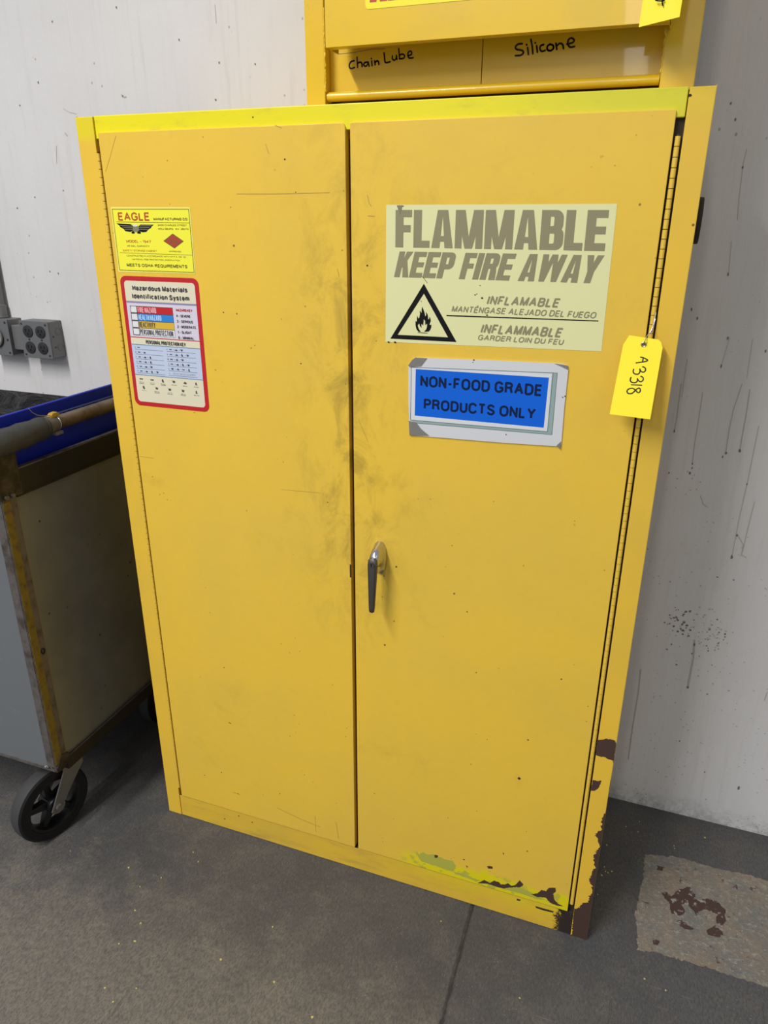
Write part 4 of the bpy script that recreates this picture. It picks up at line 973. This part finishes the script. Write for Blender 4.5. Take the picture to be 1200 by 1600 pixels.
# second tag, hanging from the upper cabinet
t2 = tag(empty('hanging_tag', (0, 0, 0)), 'yellow tag on the upper cabinet lid, cut off by the top edge', 'tag')
def U(u, v, y): return on_plane(980 + u / 10, v / 10, 1, y)
p_bl = U(180, 425, -.046); p_br = U(818, 265, -.062)
upv = Vector((.004, .014, .125))
card([p_bl, p_br, p_br + upv * .9, p_br + upv + Vector((-.010, .001, .004)), p_bl + upv + Vector((.010, -.001, .004)), p_bl + upv * .9], .0005, 'card', M_tag, t2)
scribble('handwriting', [[(455, -30), (450, 5), (545, 15), (580, 0)], [(560, -60), (548, 20), (555, 85)]], lambda u, v: U(u, v, -.0555), .0018, M_marker, t2)
top_c = (p_bl + p_br) / 2 + upv * .93 + Vector((0, -.0008, 0))
bm = bmesh.new(); tube(bm, [top_c + Vector((.0032 * math.cos(k * PI / 8), 0, .0032 * math.sin(k * PI / 8))) for k in range(16)], .0013, 8, closed=True); build('eyelet', bm, M_brass, t2, smooth=True)
tubeo('wire', [top_c, top_c + Vector((0, .005, .03)), Vector((top_c.x + .004, LY0 - .0008, top_c.z + .075))], .0007, M_wire, t2, 6)

# ---------------------------------------------------------------- push cart on the left
cart = tag(empty('push_cart', (-.16, -.18, 0)), 'grey steel push cart with a pipe handle beside the large cabinet', 'cart')
CO = Vector((-.16, -.18, 0))
def cb(name, bm, mats, bevel=0.0, smooth=False, parent=None):
    bm.transform(Matrix.Translation(-CO)); return build(name, bm, mats, parent or cart, bevel, smooth)
def cbox(name, d, mats, bevel=0.0, parent=None):
    bm = bmesh.new(); box(bm, *d); bmesh.ops.recalc_face_normals(bm, faces=bm.faces); return cb(name, bm, mats, bevel, False, parent)
M_panel = mat('cart_side_sheet', (0.20, 0.195, 0.17), .30, .35, bump=(40, .05, .001))
_N = NT(M_panel); _v = _N.voro(34, _N.mapping((.01, 1, 1)))
_sp = _N.math('MULTIPLY', _N.ramp(_v, .06, .14, 1, 0), _N.ramp(_N.noise(9, 2, .5), .5, .6))
_N.color(_N.mix(_sp, _N.mix(_N.ramp(_N.noise(6, 5, .6), .3, .7), (0.22, 0.22, 0.20), (0.17, 0.17, 0.16)), (0.05, 0.035, 0.02)))
M_greyp = mat('cart_grey_paint', (0.125, 0.138, 0.150), .5)
_N = NT(M_greyp); _N.color(_N.mix(_N.ramp(_N.noise(25, 5, .75), .60, .75, 0, .5), (0.125, 0.138, 0.150), (0.25, 0.27, 0.28))); 
M_steel = mat('bare_dark_steel', (0.055, 0.048, 0.042), .5, .6, bump=(60, .35, .002))
_N = NT(M_steel); _N.color(_N.mix(_N.ramp(_N.noise(22, 5, .7), .4, .7), (0.030, 0.026, 0.022), (0.085, 0.070, 0.058)))
M_post = mat('worn_post_steel', (0.13, 0.115, 0.11), .5, .5)
_N = NT(M_post); _N.color(_N.mix(_N.ramp(_N.noise(28, 5, .7), .42, .7), (0.15, 0.135, 0.13), (0.075, 0.058, 0.05)))
M_postY = mat('worn_yellow_stripe', (0.24, 0.15, 0.012), .55)
_N = NT(M_postY); _N.color(_N.mix(_N.ramp(_N.noise(40, 5, .7), .45, .68), (0.19, 0.125, 0.012), (0.09, 0.06, 0.02)))
M_bar = mat('black_grimy_bar', (0.018, 0.016, 0.014), .45, 0.0, .35, bump=(30, .4, .003))
cx0 = -.92; cy0, cy1 = -.182, .40; z0c = .234; X = -.16
cbox('side_panel', (X - .010, X - .008, cy0 + .02, cy1, .245, .950), M_panel)['label'] = 'dull sheet metal side panel'
cbox('front_panel', (cx0, X - .018, cy0 + .001, cy0 + .004, z0c, 1.02), M_greyp)['label'] = 'grey painted front panel'
cbox('bottom_lip', (cx0, X - .001, cy0 - .002, cy0 + .004, z0c - .003, z0c + .003), M_post)
cbox('rear_panel', (cx0, X - .010, cy1, cy1 + .003, .245, .60), M_greyp)
cbox('deck', (cx0, X - .012, cy0 + .005, cy1 - .001, .240, .246), M_steel)
# angle-iron corner post with the worn yellow stripe
cbox('corner_post', (X - .026, X - .001, cy0 - .004, cy0 - .0005, z0c + .012, .95), M_post, .0008)
cbox('corner_post', (X - .004, X, cy0 - .004, cy0 + .034, z0c, .945), M_post, .0008)
cbox('yellow_stripe', (X, X + .0012, cy0 - .002, cy0 + .017, z0c + .02, .930), M_postY)
bm = bmesh.new(); tube(bm, [(X + .0014, cy0 + .0245 + .0045 * math.cos(k * PI / 6), .560 + .007 * math.sin(k * PI / 6)) for k in range(12)], .0014, 8, closed=True); cb('ring_mark', bm, M_steel, smooth=True)
# bracket at the head of the post, carrying the pipe
cbox('post_bracket', (X - .006, X + .003, cy0 - .006, cy0 + .052, .935, 1.045), M_steel, .0012)
for dy in (.006, .022):
    bm = bmesh.new(); cyl(bm, (X + .005, cy0 + dy, .941), (1, 0, 0), .0045, .008, 10); cb('bolt', bm, M_post, smooth=40)
cbox('top_rail', (X - .012, X + .001, cy0 + .052, cy1, .937, .988), M_bar, .001)
cbox('rail_lip', (X - .012, X + .001, cy0 + .052, cy1, .9885, .9915), M_post)
cbox('seam_strip', (X - .008, X - .001, cy0 + .04, cy1, .930, .9365), M_bar)
cbox('bottom_rail', (X - .020, X - .002, cy0 + .035, cy1, z0c - .022, .2480), M_bar, .001)
cbox('rail_lip', (X - .004, X - .0005, cy0 + .035, cy1, .2483, .2500), M_post)
bm = bmesh.new(); vs = []
ol = [(cy0 - .005, z0c), (cy0 + .012, z0c - .004), (cy0 + .040, z0c + .004), (cy0 + .040, z0c + .028), (cy0 + .018, z0c + .038), (cy0 - .002, z0c + .012)]
a_ = [bm.verts.new((X + .003, p, q)) for p, q in ol]; b2 = [bm.verts.new((X - .006, p, q)) for p, q in ol]
bm.faces.new(a_); bm.faces.new(list(reversed(b2)))
for i in range(len(ol)): bm.faces.new((a_[i], b2[i], b2[(i + 1) % len(ol)], a_[(i + 1) % len(ol)]))
bmesh.ops.recalc_face_normals(bm, faces=bm.faces); cb('corner_gusset', bm, M_steel, .001)
for z_ in (z0c + .010,):
    bm = bmesh.new(); tube(bm, [(X - .030 + .006 * math.cos(k * PI / 5), cy0 - .005, z_ + .003 * math.sin(k * PI / 5)) for k in range(10)], .0016, 8, closed=True); cb('weld_mark', bm, M_chrome, smooth=True)
# pipe handle
PZ, PX = 1.058, -.158
M_pipe = mat('worn_pipe', (0.17, 0.125, 0.085), .40, .6)
_N = NT(M_pipe); _N.color(_N.mix(_N.ramp(_N.noise(16, 5, .7), .4, .7), (0.20, 0.155, 0.11), (0.085, 0.065, 0.048)))
bm = bmesh.new(); tube(bm, [(PX, cy1 - .02, .99), (PX, cy1 - .02, PZ - .02), (PX, cy1 - .035, PZ)] + [(PX, cy1 - .05 - k * .06, PZ) for k in range(9)], .0155, 20); cb('pipe_handle', bm, M_pipe, smooth=50)
M_rub = mat('grey_rubber_sleeve', (0.040, 0.039, 0.038), .6, bump=(50, .5, .003))
bm = bmesh.new(); pts = []; rad = []
for k in range(14):
    t = k / 13; yy = -.042 - t * .21
    pts.append((PX - .02 * t * t, yy, PZ - .001 - .010 * t - .03 * max(0, t - .6))); rad.append(.0235 + .004 * math.sin(t * 3.0) + .0012 * math.sin(k * 2.1))
tube(bm, pts, rad, 20); cb('rubber_sleeve', bm, M_rub, smooth=50)
bm = bmesh.new(); tube(bm, [(PX, -.055, PZ), (PX, -.040, PZ), (PX, -.018, PZ), (PX, -.012, PZ)], [.0215, .0205, .0195, .0168], 18); cb('tape_wrap', bm, mat('brown_tape', (0.13, 0.105, 0.085), .5, bump=(70, .7, .003)), smooth=50)
bm = bmesh.new(); box(bm, PX + .006, PX + .0215, -.034, -.012, PZ - .0205, PZ - .0135); bmesh.ops.recalc_face_normals(bm, faces=bm.faces); cb('tape_flap', bm, mat('tape_flap', (0.16, 0.135, 0.115), .6), .001)
bm = bmesh.new(); pts = [(PX - .004, -.030, PZ + .019), (PX - .002, -.022, PZ + .026), (PX, -.012, PZ + .027), (PX + .002, -.006, PZ + .022), (PX, -.012, PZ + .016), (PX - .002, -.028, PZ + .016)]
a_ = [bm.verts.new(p) for p in pts]; bm.faces.new(a_); r_ = bmesh.ops.extrude_face_region(bm, geom=bm.faces[:]); bmesh.ops.translate(bm, verts=[v for v in r_['geom'] if isinstance(v, bmesh.types.BMVert)], vec=(.012, 0, 0))
bmesh.ops.recalc_face_normals(bm, faces=bm.faces); cb('yellow_tape', bm, mat('yellow_tape', (0.42, 0.24, 0.01), .5), .001)
bm = bmesh.new(); tube(bm, [(PX + .0178 * math.cos(k * PI / 10), -.014 + .003 * math.sin(k * PI / 10 + 1), PZ + .0178 * math.sin(k * PI / 10)) for k in range(20)], .0009, 6, closed=True)
wr = cb('wire_tie', bm, M_wire, smooth=True)
bm = bmesh.new(); tube(bm, [(PX + .010, -.020, PZ + .020), (PX + .006, -.032, PZ + .0225), (PX + .004, -.045, PZ + .026), (PX, -.056, PZ + .029), (PX - .004, -.064, PZ + .036), (PX - .006, -.070, PZ + .046)], .0008, 6); cb('wire_tail', bm, M_wire, smooth=True)
bm = bmesh.new(); tube(bm, [(PX + .0260 * math.cos(k * PI / 10), -.052 + .004 * math.sin(k * PI / 10), PZ + .0255 * math.sin(k * PI / 10)) for k in range(20)], .0008, 6, closed=True); cb('wire_tie', bm, M_steel, smooth=True)

# casters
M_tyre = mat('black_rubber_tyre', (0.008, 0.008, 0.009), .5, spec=.3); M_tread = mat('scuffed_grey_tread', (0.036, 0.035, 0.037), .7, bump=(50, .4, .002))
M_hub = mat('black_hub', (0.007, 0.007, 0.008), .35); M_zinc = mat('zinc_fork', (0.26, 0.25, 0.235), .38, .8)
def ringx(bm, prof, n=48):
    """lathe around x: prof = (x, r) closed profile"""
    rings(bm, [[(px, pr * math.cos(2 * PI * k / n), pr * math.sin(2 * PI * k / n)) for px, pr in prof] for k in range(n)], closed=True)
    bmesh.ops.recalc_face_normals(bm, faces=bm.faces)
def caster(cx, cy, sx, sy, ang):
    """wheel centre (cx, cy, .1), swivel at (sx, sy)"""
    R_ = .0985; c = empty('caster'); c.parent = cart; c.location = Vector((cx, cy, R_)) - CO; c.rotation_euler.z = ang
    w_ = .020
    bm = bmesh.new()
    prof = [(-w_, .074), (-w_, .092), (-w_ + .004, .097), (-w_ * .5, R_), (w_ * .5, R_), (w_ - .004, .097), (w_, .092), (w_, .074)]
    ringx(bm, prof)
    for f in bm.faces:
        if (Vector((0, f.calc_center_median().y, f.calc_center_median().z))).length > .0955: f.material_index = 1
    build('tyre', bm, [M_tyre, M_tread], c, smooth=35)
    bm = bmesh.new(); ringx(bm, [(-w_ + .001, .0735), (-w_ + .001, .066), (-.004, .062), (.004, .062), (w_ - .001, .066), (w_ - .001, .0735)])
    build('rim', bm, M_hub, c, smooth=40)
    bm = bmesh.new(); cyl(bm, (0, 0, 0), (1, 0, 0), .020, .050, 24); build('hub', bm, M_hub, c, .002, True)
    for k in range(5):
        bm = bmesh.new(); a = 2 * PI * k / 5 + .45
        d = Vector((0, math.cos(a), math.sin(a))); e = Vector((0, -math.sin(a), math.cos(a)))
        r0 = [d * .018 + e * s_ * .011 + Vector((t_ * .010, 0, 0)) for s_, t_ in ((-1, -1), (1, -1), (1, 1), (-1, 1))]
        r1 = [d * .064 + e * s_ * .0065 + Vector((t_ * .008, 0, 0)) for s_, t_ in ((-1, -1), (1, -1), (1, 1), (-1, 1))]
        rings(bm, [r0, r1]); bmesh.ops.recalc_face_normals(bm, faces=bm.faces); build('spoke', bm, M_hub, c, .001)
    # fork: two arms sloping back up to the swivel
    top = Vector((sx, sy, .196)) - Vector((cx, cy, R_)); top = Matrix.Rotation(-ang, 3, 'Z') @ top
    for s_ in (-1, 1):
        bm = bmesh.new(); xx = s_ * .031
        ol = []
        for k in range(9):
            a = PI + .35 + k * (PI - .1) / 8; ol.append((.020 * math.cos(a), .020 * math.sin(a)))
        ol += [(top.y + .030, top.z - .016), (top.y + .032, top.z + .008), (top.y - .026, top.z + .008), (top.y - .026, top.z - .012)]
        a_ = [bm.verts.new((xx + .0018, p, q)) for p, q in ol]; b2 = [bm.verts.new((xx - .0018, p, q)) for p, q in ol]
        bm.faces.new(a_); bm.faces.new(list(reversed(b2)))
        for i in range(len(ol)): bm.faces.new((a_[i], b2[i], b2[(i + 1) % len(ol)], a_[(i + 1) % len(ol)]))
        bmesh.ops.recalc_face_normals(bm, faces=bm.faces); build('fork_arm', bm, M_zinc, c, .0006)
    bm = bmesh.new(); box(bm, -.0328, .0328, top.y - .022, top.y + .024, top.z + .006, top.z + .011)
    cyl(bm, (0, top.y, top.z + .018), (0, 0, 1), .026, .014, 24)
    box(bm, -.045, .045, top.y - .045, top.y + .045, top.z + .025, z0c - .0005 - R_)
    bmesh.ops.recalc_face_normals(bm, faces=bm.faces); build('swivel_plate', bm, M_zinc, c)
    bm = bmesh.new(); cyl(bm, (0, 0, 0), (1, 0, 0), .0045, .074, 12); cyl(bm, (.037, 0, 0), (1, 0, 0), .0085, .007, 6); cyl(bm, (-.037, 0, 0), (1, 0, 0), .0085, .007, 6)
    build('axle_bolt', bm, M_zinc, c, smooth=30)
    return c
caster(-.232, -.160, -.222, -.105, -.22)
caster(-.250, .335, -.243, .355, 0.0)

# blue ribbed plastic liner board standing inside the right-hand side of the cart
M_blue = mat('blue_plastic', (0.002, 0.018, 0.36), .5, spec=.3); M_blue2 = mat('blue_plastic_rib', (0.16, 0.22, 0.62), .4)
tx1, ty0, ty1, tzt = -.190, -.172, .385, 1.096
lb2 = cbox('liner_board', (tx1 - .006, tx1, ty0, ty1, .2475, tzt - .026), M_blue); lb2['label'] = 'blue ribbed plastic liner board'
def sub(bm, mats, name, bevel=0.0):
    o = cb(name, bm, mats, bevel, parent=lb2); return o
bm = bmesh.new(); box(bm, tx1 - .008, tx1 + .0012, ty0 - .004, ty1 + .004, tzt - .026, tzt); bmesh.ops.recalc_face_normals(bm, faces=bm.faces); sub(bm, M_blue, 'board_rim', .002)
for k in range(9):
    y_ = ty0 + .03 + k * (ty1 - ty0 - .06) / 8
    bm = bmesh.new(); box(bm, tx1, tx1 + .0028, y_ - .0010, y_ + .0010, tzt - .044, tzt - .0265); bmesh.ops.recalc_face_normals(bm, faces=bm.faces); sub(bm, M_blue2, 'rib')
bm = bmesh.new(); box(bm, tx1, tx1 + .0040, ty0 - .004, ty1 + .004, tzt - .0288, tzt - .0262); bmesh.ops.recalc_face_normals(bm, faces=bm.faces); sub(bm, M_blue2, 'ledge_line')

# ---------------------------------------------------------------- electrical boxes and conduit on the wall
M_galv = mat('galvanised_box', (0.19, 0.19, 0.195), .5, .45, bump=(50, .15, .002)); M_plate = mat('dull_cover_plate', (0.165, 0.168, 0.175), .5, .4)
M_recp = mat('dark_receptacle', (0.018, 0.018, 0.020), .5)
BD = .054
def ebox(x0, label):
    z0, z1 = 1.104, 1.206; fy = WY - BD
    r_ = tag(empty('electrical_box', (x0, WY, z0)), label, 'electrical box'); O = Vector((x0, WY, z0))
    def e(name, bm, m_, bevel=0.0, smooth=False, parent=None):
        bm.transform(Matrix.Translation(-O)); return build(name, bm, m_, parent or r_, bevel, smooth)
    bm = bmesh.new(); box(bm, x0, x0 + .102, fy + .004, WY, z0, z1); bmesh.ops.recalc_face_normals(bm, faces=bm.faces); e('box', bm, M_galv, .002)
    bm = bmesh.new(); box(bm, x0 - .001, x0 + .103, fy, fy + .0038, z0 - .001, z1 + .001); bmesh.ops.recalc_face_normals(bm, faces=bm.faces); e('cover_plate', bm, M_plate, .0012)
    # knockouts on the right-hand flank
    for y_, z_, rr2 in ((WY - .017, z0 + .028, .0105), (WY - .017, z0 + .072, .0105)):
        bm = bmesh.new(); tube(bm, [(x0 + .1022, y_ + rr2 * math.cos(k * PI / 10), z_ + rr2 * math.sin(k * PI / 10)) for k in range(20)], .0007, 6, closed=True); e('knockout', bm, M_galv, smooth=True)
    for y_, z_ in ((WY - .036, z0 + .030), (WY - .038, z0 + .060)):
        bm = bmesh.new(); cyl(bm, (x0 + .1023, y_, z_), (1, 0, 0), .0022, .0008, 10); e('screw_hole', bm, M_recp)
    return r_, e, fy, z0, z1
r1, e1, fy, z0e, z1e = ebox(-.650, 'grey metal electrical box with four dark round outlets on the white wall')
for i, (dx_, dz_) in enumerate(((.0285, .0735), (.0735, .0735), (.0285, .0285), (.0735, .0285))):
    cx, cz = -.650 + dx_, z0e + dz_
    bm = bmesh.new(); cyl(bm, (cx, fy - .0012, cz), (0, 1, 0), .0172, .0024, 28); o = e1('outlet', bm, M_recp, .0006, 40)
    for sx_, sz_, w_, h_ in ((-.006, .003, .0012, .004), (.006, .003, .0012, .0035), (0, -.007, .0022, .0022)):
        bm = bmesh.new(); box(bm, cx + sx_ - w_, cx + sx_ + w_, fy - .0030, fy - .0024, cz + sz_ - h_, cz + sz_ + h_); bmesh.ops.recalc_face_normals(bm, faces=bm.faces); e1('slot', bm, M_black, parent=o)
for dx_, dz_ in ((.0285, .051), (.0735, .051), (.008, .094), (.094, .094), (.008, .008), (.094, .008)):
    bm = bmesh.new(); cyl(bm, (-.650 + dx_, fy - .0008, z0e + dz_), (0, 1, 0), .0026, .0016, 12); e1('screw', bm, M_recp)
r2, e2, fy, z0e, z1e = ebox(-.797, 'grey metal electrical box with one large round socket under the conduit')
bm = bmesh.new(); ring = [(-.797 + .051 + .026 * math.cos(k * PI / 12), fy - .004, z0e + .051 + .026 * math.sin(k * PI / 12)) for k in range(24)]; tube(bm, ring, .004, 8, closed=True); e2('socket_ring', bm, M_plate, smooth=True)
bm = bmesh.new(); cyl(bm, (-.746, fy - .003, z0e + .051), (0, 1, 0), .023, .006, 28); e2('socket', bm, mat('cream_socket', (0.55, 0.52, 0.42), .5), .001, 40)
for dx_, dz_ in ((.008, .094), (.094, .094), (.008, .008), (.094, .008), (.094, .045)):
    bm = bmesh.new(); cyl(bm, (-.797 + dx_, fy - .0008, z0e + dz_), (0, 1, 0), .0030, .0016, 12); e2('screw', bm, M_recp)
boxo('nipple_box', (-.6952, -.6512, WY - .042, WY - .008, 1.120, 1.190), M_galv, None, .002)
o = bpy.data.objects['nipple_box']; o.name = 'box_coupling'; o.parent = r2; o.data.transform(Matrix.Translation(-Vector((-.797, WY, 1.104))))
cnd = tag(empty('conduit', (-.748, WY - .018, 1.2075)), 'grey steel conduit running up the white wall at the left edge', 'conduit')
bm = bmesh.new(); tube(bm, [(0, 0, .02), (0, 0, 2.6)], .0145, 20); build('pipe', bm, M_galv, cnd, smooth=50)
bm = bmesh.new(); tube(bm, [(0, 0, 0), (0, 0, .004), (0, 0, .0045), (0, 0, .034), (0, 0, .0345), (0, 0, .036)], [.0200, .0200, .0180, .0180, .0165, .0150], 20); build('coupling', bm, M_galv, cnd, smooth=40)
